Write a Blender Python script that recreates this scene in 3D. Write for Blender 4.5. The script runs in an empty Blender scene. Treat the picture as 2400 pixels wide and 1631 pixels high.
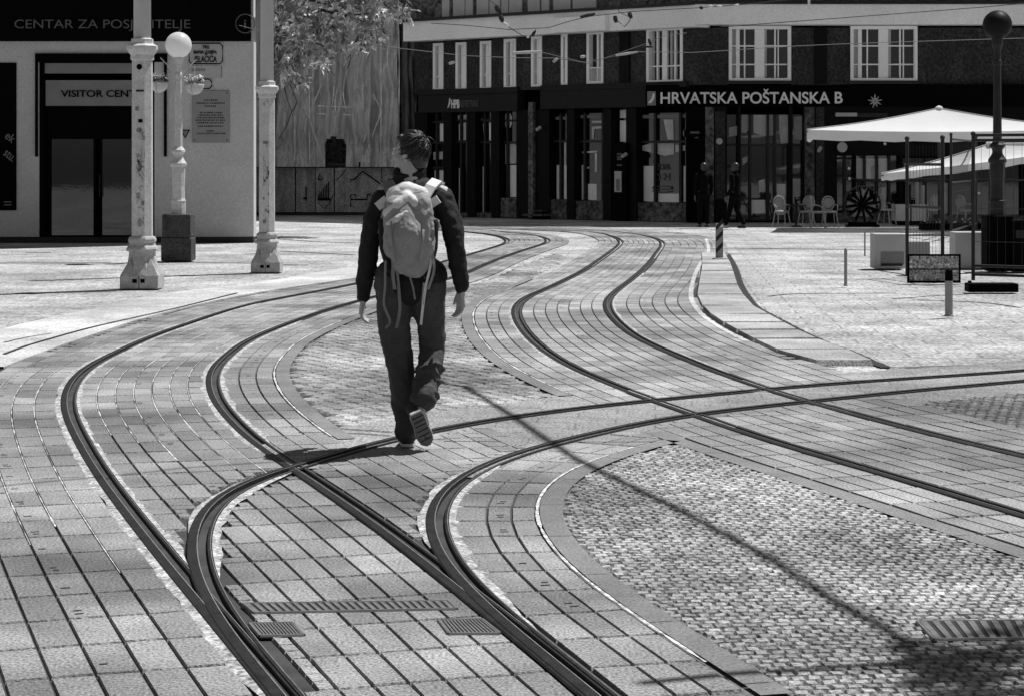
import bpy, bmesh, math, random
import numpy as np
from mathutils import Vector, Matrix, noise as mnoise
random.seed(7)
rng = np.random.default_rng(7)
scene = bpy.context.scene
COL = scene.collection
R = math.radians

# ------------------------------------------------------------------ camera
H, F, HZ, CX = 1.65, 4800.0, 378.0, 1200.0      # eye height, focal length and horizon in photo pixels
cam_d = bpy.data.cameras.new("camera")
cam = bpy.data.objects.new("camera", cam_d)
COL.objects.link(cam)
cam.location = (0, 0, H)
cam.rotation_euler = (R(90), 0, 0)
cam_d.sensor_width = 36
cam_d.lens = 36 * F / 2400
cam_d.shift_y = -(815.5 - HZ) / 2400
cam_d.clip_end = 2000
scene.camera = cam

# ------------------------------------------------------------------ sky, sun, exposure
SUN = Vector((0.40, 0.27, 1.0)).normalized()
w = bpy.data.worlds.new("World")
scene.world = w
w.use_nodes = True
wn, wl = w.node_tree.nodes, w.node_tree.links
sky = wn.new("ShaderNodeTexSky")
sky.sky_type = 'NISHITA'
sky.sun_disc = False
sky.sun_elevation = math.asin(SUN.z)
sky.sun_rotation = math.atan2(SUN.x, SUN.y)
bw = wn.new("ShaderNodeRGBToBW")                 # the photograph is black and white
wl.new(sky.outputs[0], bw.inputs[0])
wl.new(bw.outputs[0], wn["Background"].inputs[0])
wn["Background"].inputs[1].default_value = 0.05
sd = bpy.data.lights.new("sun", 'SUN')
sd.energy = 5.0
sd.angle = R(0.5)
sun = bpy.data.objects.new("sun", sd)
COL.objects.link(sun)
sun.rotation_euler = SUN.to_track_quat('Z', 'Y').to_euler()
scene.view_settings.view_transform = 'Standard'
scene.view_settings.look = 'None'
scene.view_settings.exposure = 0.15
scene.view_settings.gamma = 1
scene.cycles.max_bounces = 6

# ------------------------------------------------------------------ materials (all grey)
def mat(name, v, rough=0.8, metal=0.0, var=0.25, scale=6.0, bump=0.0, fine=None, spec=0.3, coord='Object', attr=False, stain=0.0, aniso=None):
    m = bpy.data.materials.new(name)
    m.use_nodes = True
    n, l = m.node_tree.nodes, m.node_tree.links
    b = n["Principled BSDF"]
    b.inputs["Roughness"].default_value = rough
    b.inputs["Metallic"].default_value = metal
    b.inputs["Specular IOR Level"].default_value = spec
    b.inputs["Base Color"].default_value = (v, v, v, 1)
    if var or attr or fine:
        tc = n.new("ShaderNodeTexCoord")
        vec = tc.outputs[coord]
        if aniso:
            mp = n.new("ShaderNodeMapping")
            mp.inputs["Scale"].default_value = aniso
            l.new(vec, mp.inputs[0])
            vec = mp.outputs[0]
        nz = n.new("ShaderNodeTexNoise")
        nz.inputs["Scale"].default_value = scale
        nz.inputs["Detail"].default_value = 6
        nz.inputs["Roughness"].default_value = 0.65
        l.new(vec, nz.inputs["Vector"])
        mr = n.new("ShaderNodeMapRange")
        mr.inputs[1].default_value = 0.25
        mr.inputs[2].default_value = 0.75
        mr.inputs[3].default_value = 1 - var
        mr.inputs[4].default_value = 1 + var
        l.new(nz.outputs[0], mr.inputs[0])
        cur = mr.outputs[0]
        if fine:
            nf = n.new("ShaderNodeTexNoise")
            nf.inputs["Scale"].default_value = fine[0]
            nf.inputs["Detail"].default_value = 3
            l.new(tc.outputs[coord], nf.inputs["Vector"])
            mf = n.new("ShaderNodeMapRange")
            mf.inputs[1].default_value = 0.32
            mf.inputs[2].default_value = 0.68
            mf.inputs[3].default_value = 1 - fine[1]
            mf.inputs[4].default_value = 1 + fine[1]
            l.new(nf.outputs[0], mf.inputs[0])
            mu = n.new("ShaderNodeMath"); mu.operation = 'MULTIPLY'
            l.new(cur, mu.inputs[0]); l.new(mf.outputs[0], mu.inputs[1])
            cur = mu.outputs[0]
        if stain:
            ns = n.new("ShaderNodeTexNoise")
            ns.inputs["Scale"].default_value = 0.55
            ns.inputs["Detail"].default_value = 5
            l.new(tc.outputs[coord], ns.inputs["Vector"])
            ms = n.new("ShaderNodeMapRange")
            ms.inputs[1].default_value = 0.35
            ms.inputs[2].default_value = 0.62
            ms.inputs[3].default_value = 1 - stain
            ms.inputs[4].default_value = 1 + stain * 0.5
            l.new(ns.outputs[0], ms.inputs[0])
            mu = n.new("ShaderNodeMath"); mu.operation = 'MULTIPLY'
            l.new(cur, mu.inputs[0]); l.new(ms.outputs[0], mu.inputs[1])
            cur = mu.outputs[0]
        if attr:
            at = n.new("ShaderNodeAttribute"); at.attribute_name = "tone"
            mu = n.new("ShaderNodeMath"); mu.operation = 'MULTIPLY'
            l.new(cur, mu.inputs[0]); l.new(at.outputs["Fac"], mu.inputs[1])
            cur = mu.outputs[0]
        mv = n.new("ShaderNodeMath"); mv.operation = 'MULTIPLY'; mv.use_clamp = True
        mv.inputs[1].default_value = v
        l.new(cur, mv.inputs[0])
        l.new(mv.outputs[0], b.inputs["Base Color"])
        if bump:
            bp = n.new("ShaderNodeBump")
            bp.inputs["Strength"].default_value = bump
            bp.inputs["Distance"].default_value = 0.02
            src = nf.outputs[0] if fine else nz.outputs[0]
            l.new(src, bp.inputs["Height"])
            l.new(bp.outputs[0], b.inputs["Normal"])
    return m

M = {}
M['plaza'] = mat('plaza_stone', 0.40, 0.85, var=0.35, scale=1.3, fine=(30, 0.6), bump=0.5, stain=0.3)
M['bed'] = mat('joint_fill', 0.05, 0.95, var=0.5, scale=4)
M['paver'] = mat('concrete_paver', 0.25, 0.85, var=0.26, scale=3, fine=(85, 0.55), bump=0.5, attr=True, stain=0.5)
M['sett'] = mat('stone_sett', 0.36, 0.85, var=0.35, scale=5, fine=(60, 0.5), bump=0.4, attr=True, stain=0.5)
M['apron'] = mat('apron_concrete', 0.27, 0.85, var=0.25, scale=2.5, fine=(60, 0.6), bump=0.5, stain=0.35)
M['slab'] = mat('smooth_slab', 0.19, 0.8, var=0.2, scale=4, fine=(80, 0.35), stain=.3)
M['kerb'] = mat('kerb_concrete', 0.5, 0.8, var=0.25, scale=3, fine=(40, 0.35), bump=.3, stain=0.35)
M['sealant'] = mat('pale_mortar', 0.38, 0.9, var=0.7, scale=9, fine=(45, 0.6), bump=0.8)
M['sand_lit_edges'] = mat('sand_and_lit_edges', 0.5, 0.95, var=0.6, scale=9, fine=(30, .5))
M['gap'] = mat('dark_joint', 0.03, 0.95, var=0.3, scale=8)
M['rail'] = mat('rail_steel', 0.025, 0.5, 0.3, var=0.5, scale=9, fine=(90, 0.35), spec=0.2)
M['worn'] = mat('worn_rail_glint', 0.42, 0.35, 0.6, var=0.4, scale=14)  # pale wear, with the rail's glint painted into its colour
M['mark'] = mat('lifting_slot', 0.05, 0.9, var=0.3)
M['groove'] = mat('rail_groove', 0.004, 0.95, var=0.3, spec=0.0)
M['iron'] = mat('cast_iron_grate', 0.14, 0.6, 0.0, var=0.35, scale=12)
M['plaster'] = mat('grey_plaster', 0.50, 0.9, var=0.1, scale=1.6, fine=(55, 0.16), bump=0.15)
M['black'] = mat('black_panel', 0.002, 0.7, var=0.3, spec=0.04)
M['dark'] = mat('dark_metal', 0.02, 0.5, var=0.3, spec=0.25)
M['signgrey'] = mat('grey_sign_panel', 0.2, 0.7, var=0.15, scale=3)
M['faint'] = mat('dim_lettering', 0.10, 0.6, var=0.1)
M['white'] = mat('white_lettering', 0.75, 0.6, var=0.05)
M['glass'] = mat('dark_glass', 0.004, 0.03, var=0.5, scale=0.6, bump=0.05, spec=0.9)
M['wframe'] = mat('white_window_frame', 0.85, 0.6, var=0.06, scale=3)
M['frost'] = mat('frosted_film', 0.8, 0.6, var=0.12, scale=2)  # also colours one painted reflection in the shop glass
M['reflection'] = mat('painted_reflection', 0.5, 0.6, var=0.3, scale=3)
M['fold'] = mat('lit_net_fold', 0.85, 0.9, var=0.3, scale=5)  # paler than the net: lit fold ridges put into the colour
M['cornice'] = mat('pale_cornice', 0.85, 0.85, var=0.06, scale=1.0, fine=(30, 0.1), stain=0.08)
M['stone'] = mat('dark_marble', 0.024, 0.5, var=0.7, scale=2.6, fine=(14, 0.75), spec=0.2, aniso=(1, 1, .7))
M['stone2'] = mat('speckled_stone', 0.09, 0.7, var=0.8, scale=1.5, fine=(9, 0.75), spec=0.15)
M['fascia'] = mat('dark_fascia', 0.006, 0.6, var=0.2, spec=0.1)
M['fascia2'] = mat('charcoal_fascia', 0.02, 0.6, var=0.15, spec=0.1)
M['pole'] = mat('painted_pole', 0.52, 0.6, var=0.16, scale=5, fine=(30, 0.14), bump=0.1)
M['poleup'] = mat('painted_upper_pole', 0.40, 0.55, var=0.06)
M['polebase'] = mat('painted_iron_base', 0.40, 0.6, var=0.25, scale=7, fine=(40, 0.2), bump=0.2)
M['globe'] = mat('milky_globe', 0.82, 0.35, var=0.03)
M['globedark'] = mat('dark_globe', 0.012, 0.5, var=0.05, spec=0.08)  # plain near-black globe colour
M['granite'] = mat('dark_granite', 0.055, 0.8, var=0.5, scale=6, fine=(50, 0.5))
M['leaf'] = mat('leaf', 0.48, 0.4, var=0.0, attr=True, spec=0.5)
M['bark'] = mat('bark', 0.05, 0.9, var=0.4, scale=8)
M['net'] = mat('scaffold_net', 0.62, 0.9, var=0.45, scale=2.4, fine=(60, 0.25), aniso=(5, 5, 0.3))  # vertical streaks in the colour stand in for fold shading
M['settbed'] = mat('sett_bed_mortar', 0.13, 0.95, var=0.4, scale=6, fine=(50, .4))
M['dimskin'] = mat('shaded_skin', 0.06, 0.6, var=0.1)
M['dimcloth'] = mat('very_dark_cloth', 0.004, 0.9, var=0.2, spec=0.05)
M['chairpale'] = mat('pale_chair_frame', 0.3, 0.6, var=0.15)
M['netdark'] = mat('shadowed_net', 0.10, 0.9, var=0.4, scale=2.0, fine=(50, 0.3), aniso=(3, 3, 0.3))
M['hoard'] = mat('hoarding_board', 0.28, 0.85, var=0.5, scale=2.5, fine=(30, 0.4), aniso=(2, 2, 0.5))
M['canvas'] = mat('white_canvas', 0.8, 0.8, var=0.03, scale=2)
M['wire'] = mat('wire', 0.02, 0.6, var=0)
M['wirelight'] = mat('bright_wire', 0.6, 0.4, var=0)
M['steel'] = mat('galvanised_tube', 0.03, 0.5, 0.2, var=0.2, spec=.2)
M['midgrey'] = mat('mid_grey_plastic', 0.27, 0.7, var=0.12, scale=3)
M['palegrey'] = mat('pale_grey_panel_and_reflection', 0.42, 0.7, var=0.12, scale=3)
M['skin'] = mat('skin', 0.42, 0.55, var=0.1, scale=12)
M['hair'] = mat('dark_hair', 0.018, 0.45, var=0.5, scale=40, aniso=(1, 1, 0.25), spec=0.5)
M['jacket'] = mat('black_jacket', 0.012, 0.8, var=0.3, scale=9)
M['trouser'] = mat('charcoal_trousers', 0.055, 0.85, var=0.22, scale=7, fine=(90, 0.2))
M['pack'] = mat('grey_pack_fabric', 0.27, 0.75, var=0.1, scale=6, fine=(120, 0.15))
M['packlight'] = mat('pale_sunlit_fabric', 0.62, 0.7, var=0.1, scale=6)
M['strap'] = mat('webbing', 0.2, 0.8, var=0.15)
M['shoe'] = mat('dark_shoe', 0.03, 0.7, var=0.3)
M['sole'] = mat('shoe_sole', 0.12, 0.8, var=0.25, scale=20)
M['soleedge'] = mat('pale_sole_edge', 0.5, 0.7, var=0.1)

def slabs(m, w_, h_, amt, joint=.012):
    """fine slab joints multiplied into the base colour"""
    n, l = m.node_tree.nodes, m.node_tree.links
    b = n["Principled BSDF"]; src = b.inputs["Base Color"].links[0].from_socket
    tc = n.new("ShaderNodeTexCoord"); mp = n.new("ShaderNodeMapping"); mp.inputs["Rotation"].default_value = (0, 0, R(4))
    br = n.new("ShaderNodeTexBrick"); br.inputs["Scale"].default_value = 1.0
    br.inputs["Brick Width"].default_value = w_; br.inputs["Row Height"].default_value = h_; br.inputs["Mortar Size"].default_value = joint
    br.inputs["Color1"].default_value = (1, 1, 1, 1); br.inputs["Color2"].default_value = (.86, .86, .86, 1); br.inputs["Mortar"].default_value = (1 - amt,) * 3 + (1,)
    mx = n.new("ShaderNodeMix"); mx.data_type = 'RGBA'; mx.blend_type = 'MULTIPLY'; mx.inputs[0].default_value = 1
    l.new(tc.outputs['Object'], mp.inputs[0]); l.new(mp.outputs[0], br.inputs["Vector"])
    l.new(src, mx.inputs[6]); l.new(br.outputs[0], mx.inputs[7]); l.new(mx.outputs[2], b.inputs["Base Color"])
slabs(M['plaza'], .62, .42, .45)
slabs(M['apron'], .5, .24, .35, .008)
def translucent(m, f):
    n, l = m.node_tree.nodes, m.node_tree.links
    b = n["Principled BSDF"]; out = n["Material Output"]
    t = n.new("ShaderNodeBsdfTranslucent"); mx = n.new("ShaderNodeMixShader"); mx.inputs[0].default_value = f
    if b.inputs["Base Color"].links: l.new(b.inputs["Base Color"].links[0].from_socket, t.inputs[0])
    else: t.inputs[0].default_value = b.inputs["Base Color"].default_value
    l.new(b.outputs[0], mx.inputs[1]); l.new(t.outputs[0], mx.inputs[2]); l.new(mx.outputs[0], out.inputs[0])
translucent(M['globe'], .5); translucent(M['canvas'], .35); translucent(M['leaf'], .3); translucent(M['net'], .25)
M['stripslab'] = mat('strip_slab', 0.37, 0.85, var=0.3, scale=3, fine=(60, 0.45), bump=0.4, attr=True, stain=0.3)

# ------------------------------------------------------------------ tagging
def tag(o, label=None, cat=None, group=None, kind=None):
    if label: o['label'] = label
    if cat: o['category'] = cat
    if group: o['group'] = group
    if kind: o['kind'] = kind
    return o

def empty(name, loc=(0, 0, 0), rz=0.0, label=None, cat=None, group=None):
    o = bpy.data.objects.new(name, None)
    o.empty_display_size = 0.2
    COL.objects.link(o)
    o.location = loc
    o.rotation_euler = (0, 0, rz)
    return tag(o, label, cat, group)

def copy_tree(o, parent=None):
    c = o.copy()
    COL.objects.link(c)
    c.parent = parent
    for ch in [x for x in bpy.data.objects if x.parent == o]:
        copy_tree(ch, c)
    return c

# ------------------------------------------------------------------ mesh builder
class MB:
    def __init__(s):
        s.v, s.f, s.tone, s.cuts = [], [], [], []
    def add(s, verts, faces, tone=None):
        k = len(s.v)
        s.cuts.append((k, len(s.f)))
        s.v.extend([tuple(p) for p in verts])
        s.f.extend([tuple(i + k for i in f) for f in faces])
        if tone is not None:
            s.tone.extend([tone] * len(verts))
        return s
    def hexa(s, p):     # 8 corners: bottom 4 (ccw), top 4
        return s.add(p, [(3, 2, 1, 0), (4, 5, 6, 7), (0, 1, 5, 4), (1, 2, 6, 5), (2, 3, 7, 6), (3, 0, 4, 7)])
    def box(s, x0, x1, y0, y1, z0, z1):
        return s.hexa([(x0, y0, z0), (x1, y0, z0), (x1, y1, z0), (x0, y1, z0), (x0, y0, z1), (x1, y0, z1), (x1, y1, z1), (x0, y1, z1)])
    def prism(s, poly, z0, z1):
        n = len(poly)
        v = [(x, y, z0) for x, y in poly] + [(x, y, z1) for x, y in poly]
        return s.add(v, [tuple(range(n))[::-1], tuple(range(n, 2 * n))] + [(i, (i + 1) % n, n + (i + 1) % n, n + i) for i in range(n)])
    def tube(s, pts, r, n=8, cap=True):
        pts = [Vector(p) for p in pts]
        rs = r if isinstance(r, (list, tuple)) else [r] * len(pts)
        rings = []
        for i, p in enumerate(pts):
            t = (pts[min(i + 1, len(pts) - 1)] - pts[max(i - 1, 0)]).normalized()
            a = t.cross(Vector((0, 0, 1)))
            if a.length < 1e-3: a = t.cross(Vector((1, 0, 0)))
            a.normalize(); b = t.cross(a)
            rings.append([p + (a * math.cos(2 * math.pi * j / n) + b * math.sin(2 * math.pi * j / n)) * rs[i] for j in range(n)])
        v = [q for rg in rings for q in rg]
        f = [(i * n + j, i * n + (j + 1) % n, (i + 1) * n + (j + 1) % n, (i + 1) * n + j) for i in range(len(pts) - 1) for j in range(n)]
        if cap:
            f += [tuple(range(n))[::-1], tuple(range((len(pts) - 1) * n, len(pts) * n))]
        return s.add(v, f)
    def lathe(s, prof, n=16, ph=0.0, cx=0, cy=0, cz=0):
        v = [(cx + r * math.cos(ph + 2 * math.pi * j / n), cy + r * math.sin(ph + 2 * math.pi * j / n), cz + z) for r, z in prof for j in range(n)]
        m = len(prof)
        f = [(i * n + j, i * n + (j + 1) % n, (i + 1) * n + (j + 1) % n, (i + 1) * n + j) for i in range(m - 1) for j in range(n)]
        f += [tuple(range(n))[::-1], tuple(range((m - 1) * n, m * n))]
        return s.add(v, f)
    def ball(s, c, r, n=12, m=8, rot=None):
        r = r if isinstance(r, (tuple, list)) else (r, r, r)
        v, f = [], []
        for i in range(1, m):
            for j in range(n):
                a, b = math.pi * i / m, 2 * math.pi * j / n
                v.append(Vector((r[0] * math.sin(a) * math.cos(b), r[1] * math.sin(a) * math.sin(b), r[2] * math.cos(a))))
        v += [Vector((0, 0, r[2])), Vector((0, 0, -r[2]))]
        if rot is not None: v = [rot @ q for q in v]
        v = [q + Vector(c) for q in v]
        for i in range(m - 2):
            for j in range(n):
                f.append((i * n + j, (i + 1) * n + j, (i + 1) * n + (j + 1) % n, i * n + (j + 1) % n))
        t, bt = (m - 1) * n, (m - 1) * n + 1
        for j in range(n):
            f.append((t, j, (j + 1) % n))
            f.append((bt, (m - 2) * n + (j + 1) % n, (m - 2) * n + j))
        return s.add(v, f)
    def build(s, name, m, parent=None, smooth=False, loc=None, bevel=0.0):
        me = bpy.data.meshes.new(name)
        me.from_pydata(s.v, [], s.f)
        if s.tone and len(s.tone) == len(s.v):
            a = me.attributes.new("tone", 'FLOAT', 'POINT')
            a.data.foreach_set("value", s.tone)
        me.materials.append(m)
        if smooth:
            me.polygons.foreach_set("use_smooth", [True] * len(me.polygons))
        me.update()
        o = bpy.data.objects.new(name, me)
        COL.objects.link(o)
        o.parent = parent
        if loc: o.location = loc
        if bevel:
            md = o.modifiers.new("bevel", 'BEVEL'); md.width = bevel; md.segments = 2; md.limit_method = 'ANGLE'
        return o

def build_each(mb, name, m, parent=None):
    """one object for every piece that was added"""
    cuts = mb.cuts + [(len(mb.v), len(mb.f))]
    for (v0, f0), (v1, f1) in zip(cuts[:-1], cuts[1:]):
        q = MB(); q.add(mb.v[v0:v1], [tuple(i - v0 for i in f) for f in mb.f[f0:f1]])
        q.build(name, m, parent)

# ------------------------------------------------------------------ lettering
def text_mesh(body, width, height, bold=0.0, depth=0.01):
    cu = bpy.data.curves.new("lettering", 'FONT')
    cu.body = body
    cu.extrude = depth
    cu.offset = bold
    cu.align_x = 'CENTER'
    ob = bpy.data.objects.new("lettering", cu)
    COL.objects.link(ob)
    dg = bpy.context.evaluated_depsgraph_get()
    me = bpy.data.meshes.new_from_object(ob.evaluated_get(dg))
    bpy.data.objects.remove(ob)
    n = len(me.vertices)
    co = np.empty(n * 3); me.vertices.foreach_get("co", co); co = co.reshape(-1, 3)
    lo, hi = co.min(0), co.max(0)
    co[:, 0] = (co[:, 0] - (lo[0] + hi[0]) / 2) * width / max(hi[0] - lo[0], 1e-6)
    co[:, 1] = co[:, 1] * height / 0.72
    me.vertices.foreach_set("co", co.ravel())
    return me

def lettering(name, body, width, height, m, parent, loc, rz=0.0, bold=0.0, roll=0.0):
    """upright text facing the viewer; loc = middle of the base line"""
    me = text_mesh(body, width, height, bold)
    me.materials.append(m)
    o = bpy.data.objects.new(name, me)
    COL.objects.link(o)
    o.parent = parent
    o.location = loc
    o.rotation_euler = (Matrix.Rotation(rz, 3, 'Z') @ Matrix.Rotation(R(90), 3, 'X') @ Matrix.Rotation(roll, 3, 'Z')).to_euler()
    return o

# ------------------------------------------------------------------ photo pixel -> place
def G(sx, sy):
    Y = H * F / (sy - HZ)
    return ((sx - CX) / F * Y, Y)
def PX(X, Y, Z=0.0):
    return (CX + F * X / Y, HZ + F * (H - Z) / Y)
def AT(sx, sy, Y):
    return ((sx - CX) / F * Y, Y, H - (sy - HZ) / F * Y)
# ================================================================== GROUND
def catmull(P, per=12):
    P = np.array(P, float)
    P = np.vstack([2 * P[0] - P[1], P, 2 * P[-1] - P[-2]])
    out = []
    for i in range(1, len(P) - 2):
        p0, p1, p2, p3 = P[i - 1:i + 3]
        t0 = 0.0; t1 = np.linalg.norm(p1 - p0) ** 0.5 + t0; t2 = np.linalg.norm(p2 - p1) ** 0.5 + t1; t3 = np.linalg.norm(p3 - p2) ** 0.5 + t2
        for t in np.linspace(t1, t2, per, endpoint=False):
            a1 = (t1 - t) / (t1 - t0) * p0 + (t - t0) / (t1 - t0) * p1
            a2 = (t2 - t) / (t2 - t1) * p1 + (t - t1) / (t2 - t1) * p2
            a3 = (t3 - t) / (t3 - t2) * p2 + (t - t2) / (t3 - t2) * p3
            b1 = (t2 - t) / (t2 - t0) * a1 + (t - t0) / (t2 - t0) * a2
            b2 = (t3 - t) / (t3 - t1) * a2 + (t - t1) / (t3 - t1) * a3
            out.append((t2 - t) / (t2 - t1) * b1 + (t - t1) / (t2 - t1) * b2)
    out.append(P[-2])
    return np.array(out)

def resample(P, ds):
    d = np.r_[0, np.cumsum(np.linalg.norm(np.diff(P, axis=0), axis=1))]
    n = max(2, int(round(d[-1] / ds)) + 1)
    s = np.linspace(0, d[-1], n)
    return np.c_[np.interp(s, d, P[:, 0]), np.interp(s, d, P[:, 1])]

def smooth(P, it):
    Q = P.copy()
    for _ in range(it):
        Q[1:-1] = Q[:-2] * .25 + Q[1:-1] * .5 + Q[2:] * .25
    return Q

class Curve:
    def __init__(s, px, it=14, ds=0.2, ground=False):
        g = np.array(px, float) if ground else np.array([G(*p) for p in px])
        P = resample(catmull(g), ds)
        Q = smooth(P, it)
        far = smooth(P, it * 4)
        wgt = np.clip((P[:, 1:2] - 22) / 8, 0, 1)
        P = Q * (1 - wgt) + far * wgt
        s.set(resample(smooth(P, 2), ds))
    def set(s, P):
        s.P = P
        t = np.gradient(P, axis=0)
        t /= np.linalg.norm(t, axis=1)[:, None] + 1e-9
        s.T = t
        s.N = np.c_[-t[:, 1], t[:, 0]]
        s.S = np.r_[0, np.cumsum(np.linalg.norm(np.diff(P, axis=0), axis=1))]
    def off(s, d):
        return s.P + s.N * d
    def at(s, sv, d):
        x = np.interp(sv, s.S, s.P[:, 0]); y = np.interp(sv, s.S, s.P[:, 1])
        nx = np.interp(sv, s.S, s.N[:, 0]); ny = np.interp(sv, s.S, s.N[:, 1])
        return (x + nx * d, y + ny * d)
    def sd(s, p):
        """signed distance, + on the image right / near side"""
        d = s.P - np.array(p)
        k = int(np.argmin((d * d).sum(1)))
        v = -d[k]
        return float(np.linalg.norm(v)) * (1 if v @ s.N[k] > 0 else -1)

RA = Curve([(850, 531), (1000, 537), (1089, 543), (1131, 546), (1176, 555), (1192, 564), (1183, 572), (1148, 583), (1089, 600), (960, 635), (875, 657), (838, 664), (800, 673), (592, 712), (453, 755), (348, 792), (286, 821), (218, 854), (179, 886), (161, 922), (158, 950), (169, 985), (188, 1023), (228, 1092), (282, 1168), (340, 1240), (400, 1316), (452, 1376), (500, 1432), (540, 1480), (580, 1528), (624, 1580), (680, 1645), (760, 1740)])
RB = Curve([(850, 526), (1000, 532), (1113, 537), (1201, 546), (1253, 551), (1283, 560), (1286, 568), (1270, 574), (1235, 584), (1183, 602), (1148, 615), (1093, 640), (1040, 658), (873, 696), (835, 708), (800, 716), (592, 793), (533, 835), (502, 866), (498, 903), (515, 947), (552, 988), (589, 1027), (639, 1060), (695, 1096), (747, 1132), (799, 1165), (860, 1206), (920, 1250), (980, 1294), (1040, 1340), (1080, 1374), (1140, 1424), (1200, 1466), (1260, 1512), (1351, 1587), (1420, 1645), (1530, 1740)])
RC = Curve([(1000, 527), (1120, 532), (1235, 537), (1322, 539), (1392, 544), (1437, 555), (1457, 566), (1441, 584), (1406, 609), (1371, 633), (1322, 658), (1281, 677), (1242, 692), (1220, 706), (1209, 724), (1211, 745), (1227, 773), (1255, 804), (1297, 835), (1345, 863), (1410, 891), (1479, 919), (1549, 943), (1600, 960), (1700, 996), (1800, 1030), (1920, 1065), (2040, 1099), (2159, 1134), (2279, 1170), (2391, 1203), (2550, 1250), (2800, 1322), (3100, 1405)])
RD = Curve([(1100, 526), (1200, 531), (1295, 535), (1392, 539), (1479, 547), (1531, 557), (1554, 570), (1542, 591), (1524, 616), (1500, 640), (1469, 665), (1441, 685), (1425, 703), (1424, 720), (1436, 741), (1464, 769), (1499, 793), (1549, 817), (1600, 837), (1670, 867), (1739, 891), (1809, 915), (1879, 936), (1983, 964), (2053, 983), (2122, 1001), (2239, 1030), (2391, 1066), (2550, 1103), (2800, 1160), (3100, 1226)])
RE = Curve([(2550, 855), (2391, 870), (2227, 881), (2053, 892), (1913, 902), (1809, 911), (1704, 921), (1598, 933), (1462, 944), (1322, 961), (1218, 974), (1113, 990), (1023, 1006), (940, 1026), (800, 1060), (699, 1096), (599, 1120), (545, 1146), (499, 1180), (475, 1215), (464, 1260), (464, 1305), (475, 1350), (495, 1394), (520, 1438), (547, 1478), (590, 1530), (640, 1590), (700, 1660)], it=8)
RF = Curve([(2550, 880), (2391, 894), (2262, 905), (2122, 917), (2001, 930), (1896, 941), (1809, 950), (1704, 961), (1600, 974), (1497, 993), (1392, 1016), (1322, 1033), (1220, 1060), (1140, 1090), (1080, 1122), (1042, 1155), (1022, 1190), (1018, 1230), (1030, 1274), (1054, 1318), (1090, 1360), (1134, 1404), (1180, 1446), (1240, 1494), (1300, 1540), (1360, 1590), (1440, 1655)], it=8)
RAILS = [RA, RB, RC, RD, RE, RF]
ALLR = np.vstack([c.P for c in RAILS])
# only the running lines that a paver could meet, finely sampled
FINE = np.vstack([resample(c.P, 0.05) for c in RAILS])
from mathutils.kdtree import KDTree
KD = KDTree(len(FINE))
for i_, p_ in enumerate(FINE): KD.insert((p_[0], p_[1], 0), i_)
KD.balance()
def rail_gap(p):
    return KD.find((p[0], p[1], 0))[2]

# ---- base sheet to the horizon, track bed
g = MB()
g.add([(-300, -40, -0.02), (300, -40, -0.02), (300, 600, -0.02), (-300, 600, -0.02)], [(0, 1, 2, 3)])
tag(g.build('ground', M['plaza']), kind='structure')

def flat(name, px, z, m, ground=False):
    p = px if ground else [G(*q) for q in px]
    bm = bmesh.new()
    vs = [bm.verts.new((x, y, z)) for x, y in p]
    f = bm.faces.new(vs)
    f.normal_update()
    if f.normal.z < 0: f.normal_flip()
    bmesh.ops.triangulate(bm, faces=bm.faces[:])
    me = bpy.data.meshes.new(name); bm.to_mesh(me); bm.free()
    me.materials.append(m)
    o = bpy.data.objects.new(name, me); COL.objects.link(o)
    return o

KERB = [(-260, 968), (-80, 895), (9, 858), (104, 822), (209, 786), (313, 752), (453, 716), (592, 688), (731, 667), (850, 650), (1000, 632)]
BED = KERB + [(1060, 668), (1130, 700), (1240, 665), (1330, 640), (1420, 612), (1600, 600), (1640, 612), (1636, 660), (1650, 715), (1710, 770), (1800, 822), (1900, 862), (2000, 872), (2100, 872), (2600, 845), (2600, 1300), (2600, 1700), (1200, 1700), (-260, 1700)]
tag(flat('track_bed', BED, -0.0125, M['bed']), kind='structure')

def poly_test(px):
    P = [G(*q) for q in px]
    def f(p):
        x, y = p; c = False; n = len(P)
        for i in range(n):
            x1, y1 = P[i]; x2, y2 = P[i - 1]
            if (y1 > y) != (y2 > y) and x < (x2 - x1) * (y - y1) / (y2 - y1) + x1: c = not c
        return c
    return f

# ---- rails
def ribbon(mb, c, d0, d1, z0, z1, lo=0, hi=None):
    a, b = c.off(d0)[lo:hi], c.off(d1)[lo:hi]
    n = len(a)
    v = [(x, y, z0) for x, y in a] + [(x, y, z1) for x, y in b]
    mb.add(v, [(i, n + i, n + i + 1, i + 1) for i in range(n - 1)])

def rail(c, z):
    r = empty('tram_rail', (0, 0, 0))
    m = MB()
    for d0, d1, z0, z1 in ((-.056, -.050, z - .006, z), (-.050, -.010, z, z + .001), (-.010, -.008, z + .001, z - .07), (.030, .032, z - .07, z - .002), (.032, .048, z - .002, z - .002), (.048, .052, z - .002, z - .012)):
        ribbon(m, c, d0, d1, z0, z1)
    m.build('rail_head', M['rail'], r)
    m = MB(); ribbon(m, c, -.014, -.010, z + .0022, z + .0022); ribbon(m, c, .044, .047, z - .001, z - .001)
    m.build('worn_edge_glint', M['worn'], r)
    m = MB(); ribbon(m, c, -.008, .030, z - .07, z - .07)
    m.build('rail_groove', M['groove'], r)
    return r

LAB = [('left rail of the left S curve, sweeping down to the bottom left', RA), ('right rail of the left S curve, running under the walking person', RB),
       ('left rail of the right S curve, nearer the sett island', RC), ('right rail of the right S curve, beside the slab strip', RD),
       ('upper rail of the branch line crossing both S curves', RE), ('lower rail of the branch line, beside the large sett field', RF)]
for i, (lb, c) in enumerate(LAB):
    tag(rail(c, 0.004 + (0.004 if i > 3 else 0)), lb, 'tram rail', 'tram rails')

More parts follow.
